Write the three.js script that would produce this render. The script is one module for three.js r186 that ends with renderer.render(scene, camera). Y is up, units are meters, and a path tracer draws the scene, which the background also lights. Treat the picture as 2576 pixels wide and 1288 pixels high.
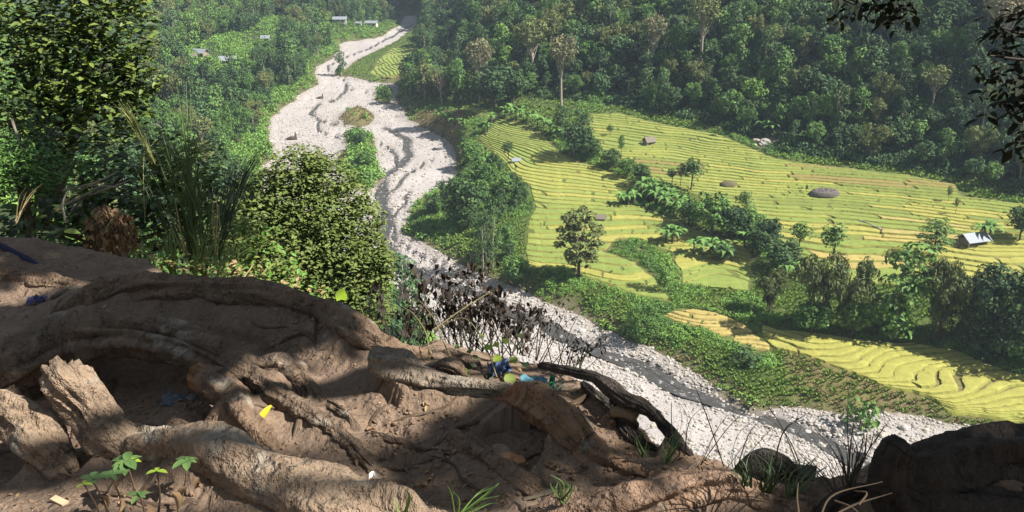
import * as THREE from 'three';
import { mergeGeometries, mergeVertices, toCreasedNormals } from 'three/addons/utils/BufferGeometryUtils.js';

// ---------------------------------------------------------------- camera, sky, sun, exposure
const scene = new THREE.Scene();
const EYE = 90, PITCH = 20 * Math.PI / 180, FPX = 2231, PW = 2576, PH = 1288;
const camera = new THREE.PerspectiveCamera(2 * Math.atan(PH / 2 / FPX) * 180 / Math.PI, 2, 0.1, 6000);
camera.position.set(0, EYE, 0);
camera.rotation.set(-PITCH, 0, 0);
camera.updateMatrixWorld();
const SKYLEVEL = 0.165;
const SUN = new THREE.Vector3(0.66, 0.74, 0.2).normalize();
{ // a hazy bright morning sky, computed: pale towards the horizon, soft blue overhead, brighter round the sun
  const w = 256, h = 128, d = new Float32Array(w * h * 4), v = new THREE.Vector3();
  for (let j = 0; j < h; j++) for (let i = 0; i < w; i++) { const el = ((j + 0.5) / h - 0.5) * Math.PI, ph = ((i + 0.5) / w - 0.5) * 2 * Math.PI; v.set(Math.cos(el) * Math.cos(ph), Math.sin(el), Math.cos(el) * Math.sin(ph)); const t = Math.pow(Math.max(0, v.y), 0.55), g = Math.pow(Math.max(0, v.dot(SUN)), 6) * 0.5, k = SKYLEVEL, q = (j * w + i) * 4; d[q] = k * (0.98 + (0.50 - 0.98) * t + g); d[q + 1] = k * (0.98 + (0.66 - 0.98) * t + g * 0.95); d[q + 2] = k * (0.96 + (0.92 - 0.96) * t + g * 0.85); d[q + 3] = 1; }
  const t = new THREE.DataTexture(d, w, h, THREE.RGBAFormat, THREE.FloatType); t.mapping = THREE.EquirectangularReflectionMapping; t.magFilter = THREE.LinearFilter; t.minFilter = THREE.LinearFilter; t.needsUpdate = true; scene.background = t; scene.environment = t;
}
const sun = new THREE.DirectionalLight(new THREE.Color().setRGB(1.0, 0.94, 0.86), 5);
sun.name = 'sun'; sun.position.copy(SUN).multiplyScalar(900); sun.castShadow = true;
sun.shadow.camera.left = -700; sun.shadow.camera.right = 700; sun.shadow.camera.top = 700; sun.shadow.camera.bottom = -700;
sun.shadow.camera.near = 1; sun.shadow.camera.far = 3000; sun.shadow.mapSize.set(4096, 4096);
scene.add(sun, sun.target);
scene.fog = new THREE.FogExp2(new THREE.Color().setRGB(0.62, 0.78, 1.0), 0.0002);
const EXPOSURE = 2.0;

// ---------------------------------------------------------------- helpers
function rng(seed) { let a = seed >>> 0; return () => { a = a + 0x6D2B79F5 | 0; let t = Math.imul(a ^ a >>> 15, 1 | a); t = t + Math.imul(t ^ t >>> 7, 61 | t) ^ t; return ((t ^ t >>> 14) >>> 0) / 4294967296; }; }
const clamp = (x, a, b) => x < a ? a : x > b ? b : x;
const lerp = (a, b, t) => a + (b - a) * t;
const sstep = (a, b, x) => { const t = clamp((x - a) / (b - a), 0, 1); return t * t * (3 - 2 * t); };
const smax = (a, b, k) => { const h = clamp(0.5 + 0.5 * (a - b) / k, 0, 1); return lerp(b, a, h) + k * h * (1 - h); };
function h3(x, y, z) { let n = Math.imul(x, 374761393) + Math.imul(y, 668265263) + Math.imul(z, 2147483647 ^ 0x5bd1e995) | 0; n = Math.imul(n ^ n >>> 13, 1274126177); return ((n ^ n >>> 16) >>> 0) / 4294967296; }
function vn3(x, y, z) {
  const xi = Math.floor(x), yi = Math.floor(y), zi = Math.floor(z); let u = x - xi, v = y - yi, w = z - zi;
  u = u * u * (3 - 2 * u); v = v * v * (3 - 2 * v); w = w * w * (3 - 2 * w);
  const a = lerp(lerp(h3(xi, yi, zi), h3(xi + 1, yi, zi), u), lerp(h3(xi, yi + 1, zi), h3(xi + 1, yi + 1, zi), u), v);
  const b = lerp(lerp(h3(xi, yi, zi + 1), h3(xi + 1, yi, zi + 1), u), lerp(h3(xi, yi + 1, zi + 1), h3(xi + 1, yi + 1, zi + 1), u), v);
  return lerp(a, b, w) * 2 - 1;
}
const n2 = (x, y, s = 0) => vn3(x, y, s + 0.5);
function fbm(x, y, z, o = 4, g = 0.5) { let a = 1, s = 0, t = 0; for (let i = 0; i < o; i++) { s += a * vn3(x, y, z); t += a; a *= g; x = x * 2.03 + 11.3; y = y * 2.03 + 5.1; z = z * 2.03 + 7.7; } return s / t; }
const V3 = (x, y, z) => new THREE.Vector3(x, y, z);
const CP = Math.cos(PITCH), SP = Math.sin(PITCH);
function ray(px, py) { const u = (px - PW / 2) / FPX, v = -(py - PH / 2) / FPX; return V3(u, v * CP - SP, -CP - v * SP).normalize(); }
function onLevel(px, py, y) { const d = ray(px, py), t = (y - EYE) / d.y; return V3(d.x * t, y, d.z * t); }
const TILT = 0.03;
function onValley(px, py) { const d = ray(px, py), t = -EYE / (d.y + TILT * d.z); return V3(d.x * t, EYE + d.y * t, d.z * t); }
function project(x, y, z) { const Y = y - EYE, f = -(Y * SP) - z * CP, uu = Y * CP - z * SP; return f <= 0.05 ? null : [PW / 2 + FPX * x / f, PH / 2 - FPX * uu / f, f]; }
const used = new Map();
function numbered(n) { const k = used.get(n) || 0; used.set(n, k + 1); return k ? n + '_' + String(k).padStart(3, '0') : n; }
function tag(o, label, category, group, kind) { if (label) o.userData.label = label; if (category) o.userData.category = category; if (group) o.userData.group = group; if (kind) o.userData.kind = kind; return o; }
function mesh(name, g, m, parent) { const o = new THREE.Mesh(g, m); o.castShadow = o.receiveShadow = true; if (!parent) { o.name = numbered(name); scene.add(o); } else { o.name = name; parent.add(o); } return o; }
function thing(name, label, category, pos = [0, 0, 0], turn = 0, group) { const o = new THREE.Group(); o.name = numbered(name); o.position.set(...pos); o.rotation.y = turn; scene.add(o); tag(o, label, category, group); return o; }
function copyOf(root, name, pos, turn, scale, label, group) { const r = root.clone(); r.name = numbered(name); r.position.set(...pos); r.rotation.set(0, turn, 0); r.scale.setScalar(scale); r.userData = { ...root.userData }; if (label) r.userData.label = label; if (group) r.userData.group = group; scene.add(r); return r; }
function structure(name, g, m) { const o = mesh(name, g, m); o.userData.kind = 'structure'; return o; }
function geo(pos, idx, col, uv) { const g = new THREE.BufferGeometry(); g.setAttribute('position', new THREE.Float32BufferAttribute(pos, 3)); if (col) g.setAttribute('color', new THREE.Float32BufferAttribute(col, 3)); if (uv) g.setAttribute('uv', new THREE.Float32BufferAttribute(uv, 2)); if (idx) g.setIndex(idx); g.computeVertexNormals(); return g; }
// distance to a polyline in plan, and inside test
function segDist(pts, x, z) { let m = 1e9, mi = 0, mt = 0; for (let i = 0; i < pts.length - 1; i++) { const ax = pts[i].x, az = pts[i].z, bx = pts[i + 1].x - ax, bz = pts[i + 1].z - az; let t = ((x - ax) * bx + (z - az) * bz) / (bx * bx + bz * bz + 1e-9); t = clamp(t, 0, 1); const dx = x - ax - bx * t, dz = z - az - bz * t, d = dx * dx + dz * dz; if (d < m) { m = d; mi = i; mt = t; } } return [Math.sqrt(m), mi, mt]; }
function inPoly(p, x, z) { let c = false; for (let i = 0, j = p.length - 1; i < p.length; j = i++) if ((p[i].z > z) !== (p[j].z > z) && x < (p[j].x - p[i].x) * (z - p[i].z) / (p[j].z - p[i].z) + p[i].x) c = !c; return c; }
function bbox(p, m = 0) { let a = 1e9, b = -1e9, c = 1e9, d = -1e9; for (const q of p) { a = Math.min(a, q.x); b = Math.max(b, q.x); c = Math.min(c, q.z); d = Math.max(d, q.z); } return [a - m, b + m, c - m, d + m]; }
function area(p, closed = [...p, p[0]]) { const B = bbox(p, 30); return (x, z) => { if (x < B[0] || x > B[1] || z < B[2] || z > B[3]) return -30; const d = segDist(closed, x, z)[0]; return inPoly(p, x, z) ? d : -d; }; }
// textures: tileable-looking layered noise in linear grey around 1, and height maps
function noiseTex(size, f, srgb) { const d = new Uint8Array(size * size * 4); for (let y = 0; y < size; y++) for (let x = 0; x < size; x++) { const c = f(x / size, y / size), i = (y * size + x) * 4; d[i] = clamp(c[0], 0, 1) * 255; d[i + 1] = clamp(c[1], 0, 1) * 255; d[i + 2] = clamp(c[2], 0, 1) * 255; d[i + 3] = 255; } const t = new THREE.DataTexture(d, size, size, THREE.RGBAFormat); t.wrapS = t.wrapT = THREE.RepeatWrapping; t.magFilter = THREE.LinearFilter; t.minFilter = THREE.LinearMipmapLinearFilter; t.generateMipmaps = true; if (srgb) t.colorSpace = THREE.SRGBColorSpace; t.needsUpdate = true; return t; }
// noise that tiles over [0,1)²: walk on two circles
function tn(u, v, f, s = 0, o = 4, g = 0.5) { const mix = (a, b, w) => a * (1 - w) + b * w, wu = sstep(0.75, 1, u), wv = sstep(0.75, 1, v), q = (a, b) => fbm(a * f, b * f, s, o, g); const A = wu > 0 ? mix(q(u, v), q(u - 1, v), wu) : q(u, v); if (wv === 0) return A; const B = wu > 0 ? mix(q(u, v - 1), q(u - 1, v - 1), wu) : q(u, v - 1); return mix(A, B, wv); }
const rep = (t, x, y = x) => { const c = t.clone(); c.repeat.set(x, y); c.needsUpdate = true; return c; };
// tube along points, radii in metres, displaced by noise
function tube(pts, radii, seg, rad, opt = {}) {
  const c = new THREE.CatmullRomCurve3(pts, false, 'centripetal'), P = c.getPoints(seg), pos = [], uv = [], idx = [], col = [];
  let T = P[1].clone().sub(P[0]).normalize(), N = Math.abs(T.y) < 0.9 ? V3(0, 1, 0) : V3(1, 0, 0); N.sub(T.clone().multiplyScalar(N.dot(T))).normalize(); let len = 0;
  for (let i = 0; i <= seg; i++) {
    const t2 = (i < seg ? P[i + 1].clone().sub(P[i]) : P[i].clone().sub(P[i - 1])).normalize(); N.sub(t2.clone().multiplyScalar(N.dot(t2))).normalize(); const Bn = t2.clone().cross(N);
    if (i) len += P[i].distanceTo(P[i - 1]);
    const f = i / seg * (radii.length - 1), k = Math.min(radii.length - 2, Math.floor(f)), ff = f - k, r0 = lerp(radii[k], radii[k + 1], ff * ff * (3 - 2 * ff));
    for (let j = 0; j <= rad; j++) {
      const a = j / rad * Math.PI * 2, ca = Math.cos(a), sa = Math.sin(a); let r = r0; if (opt.disp && j < rad) r *= 1 + opt.disp(ca, sa, len, i / seg, r0, P[i]); if (j === rad) { const q = pos.length - rad * 3; pos.push(pos[q], pos[q + 1], pos[q + 2]); } else pos.push(P[i].x + (N.x * ca + Bn.x * sa) * r, P[i].y + (N.y * ca + Bn.y * sa) * r * (opt.squash || 1), P[i].z + (N.z * ca + Bn.z * sa) * r);
      uv.push(j / rad * Math.max(1, Math.round(6.283 * r0 * (opt.uvs || 1) * 2)) / 2, len * (opt.uvs || 1)); if (opt.col) { const q = pos.length - 3, cc = opt.col(i / seg, a, { x: pos[q], y: pos[q + 1], z: pos[q + 2] }); col.push(...cc); }
    }
  }
  for (let i = 0; i < seg; i++) for (let j = 0; j < rad; j++) { const a = i * (rad + 1) + j, b = a + rad + 1; idx.push(a, a + 1, b, b, a + 1, b + 1); }
  if (opt.caps) for (const e of [0, seg]) { const b = e * (rad + 1), ci = pos.length / 3; pos.push(P[e].x, P[e].y, P[e].z); uv.push(0.5, 0.5); if (opt.col) col.push(...opt.col(e / seg, 0, P[e])); for (let j = 0; j < rad; j++) e ? idx.push(ci, b + j, b + j + 1) : idx.push(ci, b + j + 1, b + j); }
  const g = geo(pos, idx, opt.col ? col : null, uv);
  // weld the seam's normals
  const nn = g.attributes.normal; for (let i = 0; i <= seg; i++) { const a = i * (rad + 1), b = a + rad; const v = V3(nn.getX(a) + nn.getX(b), nn.getY(a) + nn.getY(b), nn.getZ(a) + nn.getZ(b)).normalize(); nn.setXYZ(a, v.x, v.y, v.z); nn.setXYZ(b, v.x, v.y, v.z); }
  return g;
}
const RGB = (r, g, b) => new THREE.Color().setRGB(r, g, b);

// labels of alike things: told apart by their order from the left within the same place
const ORD = ['first', 'second', 'third', 'fourth', 'fifth', 'sixth', 'seventh', 'eighth', 'ninth', 'tenth', 'eleventh', 'twelfth', 'thirteenth', 'fourteenth', 'fifteenth', 'sixteenth', 'seventeenth', 'eighteenth', 'nineteenth', 'twentieth'], queued = new Map();
function queueLabel(o, px, what, where, category, group) { const k = what + '|' + where; if (!queued.has(k)) queued.set(k, []); queued.get(k).push([px, o]); tag(o, null, category, group); }
function writeLabels() { for (const [k, l] of queued) { const [what, where] = k.split('|'); l.sort((a, b) => a[0] - b[0]); l.forEach(([, o], i) => { o.userData.label = l.length === 1 ? `${what} ${where}` : i < 20 ? `${ORD[i]} ${what} from the left, ${where}` : `${what} ${where}, right-hand part`; if (l.length === 1) delete o.userData.group; }); } }

// ---------------------------------------------------------------- the land: plan outlines
const plan = (a, f = onValley) => { const o = []; for (let i = 0; i < a.length; i += 2) o.push(f(a[i], a[i + 1])); return o; };
const LBANK = plan([2900, 1560, 2300, 1400, 1700, 1235, 1400, 1070, 1150, 905, 990, 740, 800, 640, 690, 560, 640, 490, 684, 402, 672, 330, 690, 292, 740, 256, 795, 216, 790, 172, 838, 150, 858, 112, 925, 101, 962, 95, 985, 76, 1005, 67, 1012, 50]);
const RBANK = plan([1050, 50, 1042, 72, 1020, 96, 965, 124, 905, 150, 850, 190, 920, 204, 985, 213, 1000, 232, 1005, 265, 1030, 300, 1060, 318, 1128, 362, 1150, 402, 1142, 450, 1098, 492, 1056, 524, 1016, 560, 1032, 590, 1120, 645, 1200, 692, 1290, 732, 1390, 774, 1480, 812, 1560, 848, 1640, 892, 1740, 944, 1830, 992, 1900, 1032, 2000, 1037, 2090, 1052, 2150, 1070, 2200, 1048, 2300, 1058, 2400, 1080, 2576, 1096, 2900, 1150]);
const RIVER = [...LBANK, ...RBANK];
const LHILL = [...LBANK, V3(-60, 0, -1600), V3(-1800, 0, -1600), V3(-1800, 0, 900), V3(700, 0, 900), V3(500, 0, 0)];
const RSIDE = [...RBANK, V3(900, 0, 0), V3(1900, 0, -200), V3(1900, 0, -1600), V3(-50, 0, -1600)];
// thin-plate spline through levels read along the terraces
function tps(c) {
  const n = c.length, N = n + 3, A = [], U = r2 => r2 > 0 ? r2 * Math.log(r2) * 0.5 : 0, S = 0.01;
  for (let i = 0; i < N; i++) A.push(new Float64Array(N + 1));
  for (let i = 0; i < n; i++) { for (let j = 0; j < n; j++) { const dx = (c[i][0] - c[j][0]) * S, dz = (c[i][1] - c[j][1]) * S; A[i][j] = U(dx * dx + dz * dz); } A[i][i] += 0.02; A[i][n] = A[n][i] = 1; A[i][n + 1] = A[n + 1][i] = c[i][0] * S; A[i][n + 2] = A[n + 2][i] = c[i][1] * S; A[i][N] = c[i][2]; }
  for (let k = 0; k < N; k++) { let p = k; for (let i = k + 1; i < N; i++) if (Math.abs(A[i][k]) > Math.abs(A[p][k])) p = i; [A[k], A[p]] = [A[p], A[k]]; for (let i = k + 1; i < N; i++) { const f = A[i][k] / A[k][k]; if (f) for (let j = k; j <= N; j++) A[i][j] -= f * A[k][j]; } }
  const w = new Float64Array(N); for (let i = N - 1; i >= 0; i--) { let s = A[i][N]; for (let j = i + 1; j < N; j++) s -= A[i][j] * w[j]; w[i] = s / A[i][i]; }
  return (x, z) => { let s = w[n] + w[n + 1] * x * S + w[n + 2] * z * S; for (let i = 0; i < n; i++) { const dx = (x - c[i][0]) * S, dz = (z - c[i][1]) * S; s += w[i] * U(dx * dx + dz * dz); } return s; };
}
const LEVELS = [1560, 835, 7.5, 1740, 925, 7, 1900, 1015, 6.2, 2150, 1050, 5.6, 2400, 1065, 5.8, 1300, 715, 8.4, 1060, 570, 10, 1170, 400, 12.5, 1060, 290, 15, 1000, 200, 18, 1050, 110, 23,
  1600, 740, 9.6, 1480, 700, 10.3, 1340, 670, 10.8, 1420, 600, 12.3, 1650, 600, 12.5, 1850, 680, 10.2, 1340, 530, 14, 1600, 520, 14.6, 1300, 430, 17, 1480, 430, 17.4, 1240, 340, 20, 1400, 370, 20, 1200, 280, 23, 1300, 300, 22.5,
  1490, 300, 25, 1700, 330, 24.5, 1900, 390, 22.5, 1500, 380, 21.5, 1700, 400, 20.7, 1900, 440, 19.8, 2100, 440, 20.5, 2300, 455, 20.5, 2400, 480, 19.5, 1750, 480, 17.5, 2000, 500, 17.1, 2250, 520, 17, 2560, 540, 17.6, 2000, 580, 14.4, 2250, 600, 14, 2500, 620, 14.2, 2100, 680, 12.1, 2300, 690, 12, 2560, 700, 12.4,
  2100, 780, 10.4, 2350, 820, 9.5, 2560, 870, 8.4, 1800, 715, 9.5, 1700, 690, 10.6, 1910, 835, 8.8, 2000, 885, 8.4, 2090, 845, 8.4, 2130, 930, 7.8, 2250, 872, 7.8, 2280, 985, 7.2, 2420, 900, 7.2, 2390, 1030, 6.6, 2540, 950, 6.6, 2480, 1050, 6.2, 2640, 1000, 6.2, 1700, 800, 9.4, 1800, 795, 9.6, 1830, 850, 8.9, 1900, 862, 8.8];
const levelPts = []; for (let i = 0; i < LEVELS.length; i += 3) { const p = onLevel(LEVELS[i], LEVELS[i + 1], LEVELS[i + 2]); levelPts.push([p.x, p.z, LEVELS[i + 2]]); }
const spline = tps(levelPts);
// how steeply the near hill falls away, by bearing (degrees right of the view)
const FALL = [-180, -0.1, -90, -0.05, -60, 0.05, -36, 0.16, -26, 0.34, -18, 0.5, -10, 0.66, 0, 0.8, 10, 0.95, 35, 1.0, 60, 0.8, 90, 0.3, 130, 0, 180, -0.1];
function fall(a) { for (let i = 0; i < FALL.length - 2; i += 2) if (a <= FALL[i + 2]) return lerp(FALL[i + 1], FALL[i + 3], (a - FALL[i]) / (FALL[i + 2] - FALL[i])); return 0; }
// water courses, each [points, half width in metres]
const COURSES = [
  [plan([1038, 62, 985, 92, 930, 120, 880, 140, 835, 160, 826, 178, 862, 200, 872, 222, 850, 245, 800, 266, 782, 284, 800, 300, 850, 314, 900, 318, 960, 320, 990, 328, 1012, 346, 1026, 366, 1021, 398, 998, 420, 970, 440, 960, 462, 967, 490, 960, 520, 976, 552, 962, 585, 968, 620, 988, 642, 1012, 662, 1042, 690, 1100, 708, 1180, 735, 1260, 775, 1340, 802, 1420, 842, 1480, 872, 1540, 896, 1600, 922, 1660, 950, 1720, 976, 1800, 1006, 1880, 1036, 1960, 1068, 2040, 1102, 2100, 1134, 2150, 1166, 2200, 1188, 2320, 1240, 2600, 1340]), [0.8, 0.65, 0.55, 0.8, 1.7, 2.0, 2.0]],
  [plan([1128, 388, 1082, 404, 1042, 430, 1012, 456, 986, 482, 966, 502]), [0.3, 0.6, 0.5]],
  [plan([872, 222, 930, 232, 985, 250]), [0.3, 0.5]],
  [plan([800, 300, 812, 330, 860, 345, 915, 352, 980, 372, 1000, 420]), [0.5, 0.7, 0.5]],
  [plan([1560, 900, 1600, 908, 1660, 936, 1720, 966]), [1.0, 1.2, 1.0]],
  [plan([1035, 480, 1010, 520, 985, 560, 1000, 600, 1060, 640, 1130, 672, 1190, 720]), [0.4, 0.5, 0.4]],
];
for (const c of COURSES) { const cv = new THREE.CatmullRomCurve3(c[0].map(p => V3(p.x, 0, p.z))); c[2] = cv.getSpacedPoints(Math.ceil(cv.getLength() / 3)).map((p, i) => V3(p.x + n2(p.x * 0.12, p.z * 0.12, 3) * 1.6, 0, p.z + n2(p.x * 0.12, p.z * 0.12, 9) * 1.6)); c[3] = bbox(c[2], 14); }
function courseAt(x, z) { let m = 0; for (const c of COURSES) { const B = c[3]; if (x < B[0] || x > B[1] || z < B[2] || z > B[3]) continue; const [d, i, t] = segDist(c[2], x, z), f = (i + t) / (c[2].length - 1) * (c[1].length - 1), k = Math.min(c[1].length - 2, Math.floor(f)), w = lerp(c[1][k], c[1][k + 1], f - k) * (1 + 0.5 * n2(x * 0.12, z * 0.12, 15)); m = Math.max(m, 1 - sstep(w * 0.75, w * 1.7, d)); } return m; }
// islands of the river bed that carry plants or dry grass
const ISLANDS = [plan([868, 345, 905, 335, 945, 352, 940, 385, 950, 420, 965, 450, 930, 478, 890, 470, 860, 440, 838, 425, 850, 395, 878, 375]), plan([848, 302, 870, 282, 905, 268, 940, 290, 942, 312, 905, 324, 865, 318]), plan([945, 255, 950, 225, 975, 216, 988, 230, 985, 262, 960, 266]), plan([840, 192, 850, 176, 872, 178, 900, 190, 880, 197])].map(p => area(p));
function riverIn(x, z) { let d = riverA(x, z) + n2(x * 0.07, z * 0.07) * 3 + n2(x * 0.3, z * 0.3) * 1.1; for (const I of ISLANDS) { const i = I(x, z); if (i > -20) d = Math.min(d, -i + n2(x * 0.2, z * 0.2, 4) * 1.3); } return d; }
const riverA = (() => { const R = [...RIVER, RIVER[0]], B = bbox(RIVER, 40); return (x, z) => x < B[0] || x > B[1] || z < B[2] || z > B[3] ? -40 : (inPoly(RIVER, x, z) ? 1 : -1) * segDist(R, x, z)[0]; })();
const baseY = z => TILT * clamp(-z, 0, 760);
function height(x, z, bare) {
  const r = Math.hypot(x, z), az = Math.atan2(x, -z) * 180 / Math.PI, b = baseY(z), inR = riverIn(x, z);
  let y = b;
  if (inR > 0) {
    const k = sstep(0, 4, inR);
    const c = courseAt(x, z);
    y = b + k * (1 - c) * (n2(x * 0.05, z * 0.05, 7) * 0.35 + n2(x * 0.16, z * 0.16, 8) * 0.28 + n2(x * 0.5, z * 0.5, 8) * 0.12 + 0.1) + (1 - k) * 0.5 - c * 0.75;
  } else {
    const d = -inR;
    let isl = false; for (const I of ISLANDS) if (I(x, z) > -1.5) isl = true;
    if (isl) y = b + 1.3 * sstep(0, 4, d) + 0.5 + n2(x * 0.1, z * 0.1, 2) * 0.4;
    else if (inPoly(RSIDE, x, z)) {
      const t = clamp(spline(x, z), b + 1.6, b + 17);
      y = lerp(b + 0.5, t, sstep(0, 5 + 2 * n2(x * 0.1, z * 0.1, 5), d)) + (n2(x * 0.03, z * 0.03, 11) * 0.75 + n2(x * 0.075, z * 0.075, 13) * 0.42 + n2(x * 0.17, z * 0.17, 12) * 0.1) * sstep(2, 12, d);
    } else {
      const far = b + 0.5 + 1.5 * sstep(0, 6, d) + 0.12 * Math.min(d, 25) + 0.5 * Math.max(0, d - 18) + (n2(x * 0.012, z * 0.012, 21) * 12 + n2(x * 0.04, z * 0.04, 22) * 3) * sstep(10, 90, d);
      const cone = lerp(88.1, 86.6, sstep(-26, -12, az)) - fall(az) * (r - 3) + n2(x * 0.06, z * 0.06, 23) * sstep(8, 30, r) * 1.5;
      const near = smax(b + 0.5 + 1.5 * sstep(0, 6, d), cone, 4);
      y = lerp(near, Math.min(far, 300), sstep(170, 330, r));
      if (r < 40) y = cone;
    }
    if (!bare && inPoly(RHILL, x, z)) { const f = segDist(FOOT, x, z)[0]; y += Math.min(300, 0.18 * Math.min(f, 10) + 0.6 * Math.max(0, f - 8) + (n2(x * 0.016, z * 0.016, 31) * 15 + n2(x * 0.04, z * 0.04, 32) * 2.5) * sstep(5, 60, f)); }
  }
  if (z < -735) y = smax(y, baseY(z) + 0.36 * (-z - 745) + n2(x * 0.012, z * 0.012, 41) * 8 * sstep(740, 800, -z), 6);
  return y;
}
function at(px, py, off = 0, r0 = 8, bare = false) { const d = ray(px, py); let t = r0, lo = r0; for (let i = 0; i < 900; i++) { const x = d.x * t, z = d.z * t; if (EYE + d.y * t < height(x, z, bare) + off) { let hi = t; for (let k = 0; k < 14; k++) { const m = (lo + hi) / 2; if (EYE + d.y * m < height(d.x * m, d.z * m, bare) + off) hi = m; else lo = m; } t = hi; break; } lo = t; t *= 1.012; } const x = d.x * t, z = d.z * t; return V3(x, height(x, z, bare), z); }
const FOOT = plan([3600, 900, 3000, 640, 2760, 545, 2576, 496, 2450, 480, 2400, 450, 2250, 420, 2100, 402, 1960, 384, 1890, 350, 1800, 318, 1680, 292, 1560, 268, 1420, 252, 1250, 250, 1150, 244, 1100, 222, 1105, 186, 1085, 138, 1062, 100, 1055, 60], (px, py) => at(px, py, 0, 60, true));
const RHILL = [...FOOT, V3(-40, 0, -1600), V3(1900, 0, -1600), V3(1900, 0, 300)];
const planT = a => plan(a, (px, py) => at(px, py, 0, 60));

// paddy fields: [name, outline, terrace step, plot length, grid, label]
const FIELD_OUT = {
  middle: planT([1150, 274, 1225, 272, 1262, 298, 1340, 322, 1375, 348, 1412, 385, 1445, 400, 1500, 420, 1560, 442, 1600, 470, 1556, 490, 1560, 512, 1620, 522, 1680, 545, 1740, 572, 1800, 592, 1855, 604, 1892, 640, 1896, 690, 1888, 735, 1800, 726, 1715, 712, 1700, 660, 1640, 640, 1575, 628, 1520, 632, 1600, 662, 1650, 702, 1695, 764, 1600, 742, 1480, 702, 1430, 674, 1330, 676, 1322, 600, 1330, 555, 1346, 520, 1330, 470, 1292, 440, 1262, 400, 1225, 370, 1200, 350, 1240, 320, 1245, 300, 1200, 290]),
  right: planT([1478, 287, 1560, 285, 1680, 315, 1800, 336, 1890, 373, 1930, 390, 2000, 409, 2130, 423, 2280, 441, 2400, 463, 2425, 493, 2640, 524, 2700, 760, 2560, 706, 2430, 712, 2250, 716, 2140, 712, 2060, 690, 2000, 640, 1940, 580, 1860, 540, 1780, 510, 1720, 480, 1650, 455, 1590, 425, 1530, 395, 1495, 360, 1480, 320]),
  pale: planT([1666, 800, 1690, 784, 1745, 777, 1800, 789, 1870, 814, 1902, 846, 1932, 872, 1930, 888, 1885, 880, 1838, 857, 1780, 832, 1720, 817]),
  lower: planT([1912, 812, 1955, 834, 2060, 840, 2140, 854, 2300, 866, 2400, 886, 2480, 916, 2600, 956, 2700, 1030, 2640, 1090, 2500, 1056, 2390, 1042, 2362, 1012, 2300, 990, 2240, 976, 2160, 946, 2100, 926, 2020, 896, 1950, 876, 1922, 850]),
  upstream: planT([930, 186, 950, 152, 985, 122, 1038, 120, 1050, 150, 1045, 186, 960, 196]),
};
const FIELDS = Object.fromEntries(Object.entries(FIELD_OUT).map(([k, p]) => [k, area(p)]));
const FALLOW = area(planT([2020, 418, 2130, 424, 2280, 442, 2400, 464, 2420, 490, 2300, 492, 2180, 480, 2060, 455])), FALLOW2 = area(planT([1590, 395, 1680, 400, 1720, 420, 1660, 440, 1600, 425])), STRAW = area(planT([2190, 605, 2260, 588, 2330, 600, 2400, 560, 2440, 575, 2400, 615, 2330, 625, 2230, 622])), STRAW2 = area(planT([2060, 655, 2150, 640, 2230, 660, 2220, 685, 2100, 680]));
const GULLY = area(planT([1555, 600, 1600, 600, 1700, 640, 1690, 660, 1640, 645, 1575, 632, 1520, 636]));
// ground zones that are not plain grass: dry grass, bare soil
const DRY = [plan([848, 302, 870, 282, 905, 268, 940, 290, 942, 312, 905, 324, 865, 318]), plan([1010, 312, 1060, 300, 1140, 326, 1180, 345, 1160, 362, 1120, 360, 1060, 335]), plan([1950, 905, 2100, 950, 2250, 1000, 2360, 1035, 2300, 1055, 2150, 1060, 2000, 1000]), plan([840, 395, 880, 372, 885, 420, 850, 440]), plan([655, 400, 720, 400, 720, 460, 650, 470])].map(p => area(p));
const BARE = [planT([1888, 350, 1930, 345, 1966, 352, 1955, 368, 1905, 372]), planT([2210, 1050, 2300, 1052, 2400, 1075, 2600, 1092, 2600, 1110, 2380, 1092, 2220, 1068]), planT([1390, 752, 1440, 760, 1500, 800, 1480, 815, 1400, 775])].map(p => area(p));

// ---------------------------------------------------------------- ground sheet and river bed (one net of triangles, cut along the water's edge)
const grainT = noiseTex(512, (u, v) => { const a = 0.78 + 0.22 * tn(u, v, 9, 1, 4) + 0.25 * tn(u, v, 60, 2, 3); return [a, a, a * 0.97]; });
const roughB = noiseTex(512, (u, v) => { const a = 0.5 + 0.5 * tn(u, v, 40, 5, 4, 0.65); return [a, a, a]; });
const stoneT = noiseTex(1024, (u, v) => { // pebbles: nearest of jittered cells
  let best = 9, tone = 0; for (const [n, k] of [[46, 1], [22, 0.75]]) { const gx = Math.floor(u * n), gy = Math.floor(v * n); for (let i = -1; i < 2; i++) for (let j = -1; j < 2; j++) { const cx = (gx + i + n) % n, cy = (gy + j + n) % n, r = h3(cx, cy, n); if (r > k) continue; const dx = (u * n - gx - i - h3(cx, cy, 3 + n)), dy = (v * n - gy - j - h3(cx, cy, 5 + n)), d = Math.sqrt(dx * dx + dy * dy) / (0.35 + 0.5 * h3(cx, cy, 8)); if (d < best) { best = d; tone = h3(cx, cy, 17); } } }
  const st = best < 0.8, g = st ? 0.80 + 0.2 * tone - best * best * 0.06 : 0.72 + 0.12 * tn(u, v, 50, 3, 3); return [g, g * 0.985, g * 0.975];
});
const M = {};
M.ground = new THREE.MeshStandardMaterial({ vertexColors: true, map: rep(grainT, 1), roughness: 1, bumpMap: rep(roughB, 1), bumpScale: 0.25 });
M.bed = new THREE.MeshStandardMaterial({ vertexColors: true, map: stoneT, roughness: 0.95, bumpMap: rep(roughB, 1.7), bumpScale: 0.18 });
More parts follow.
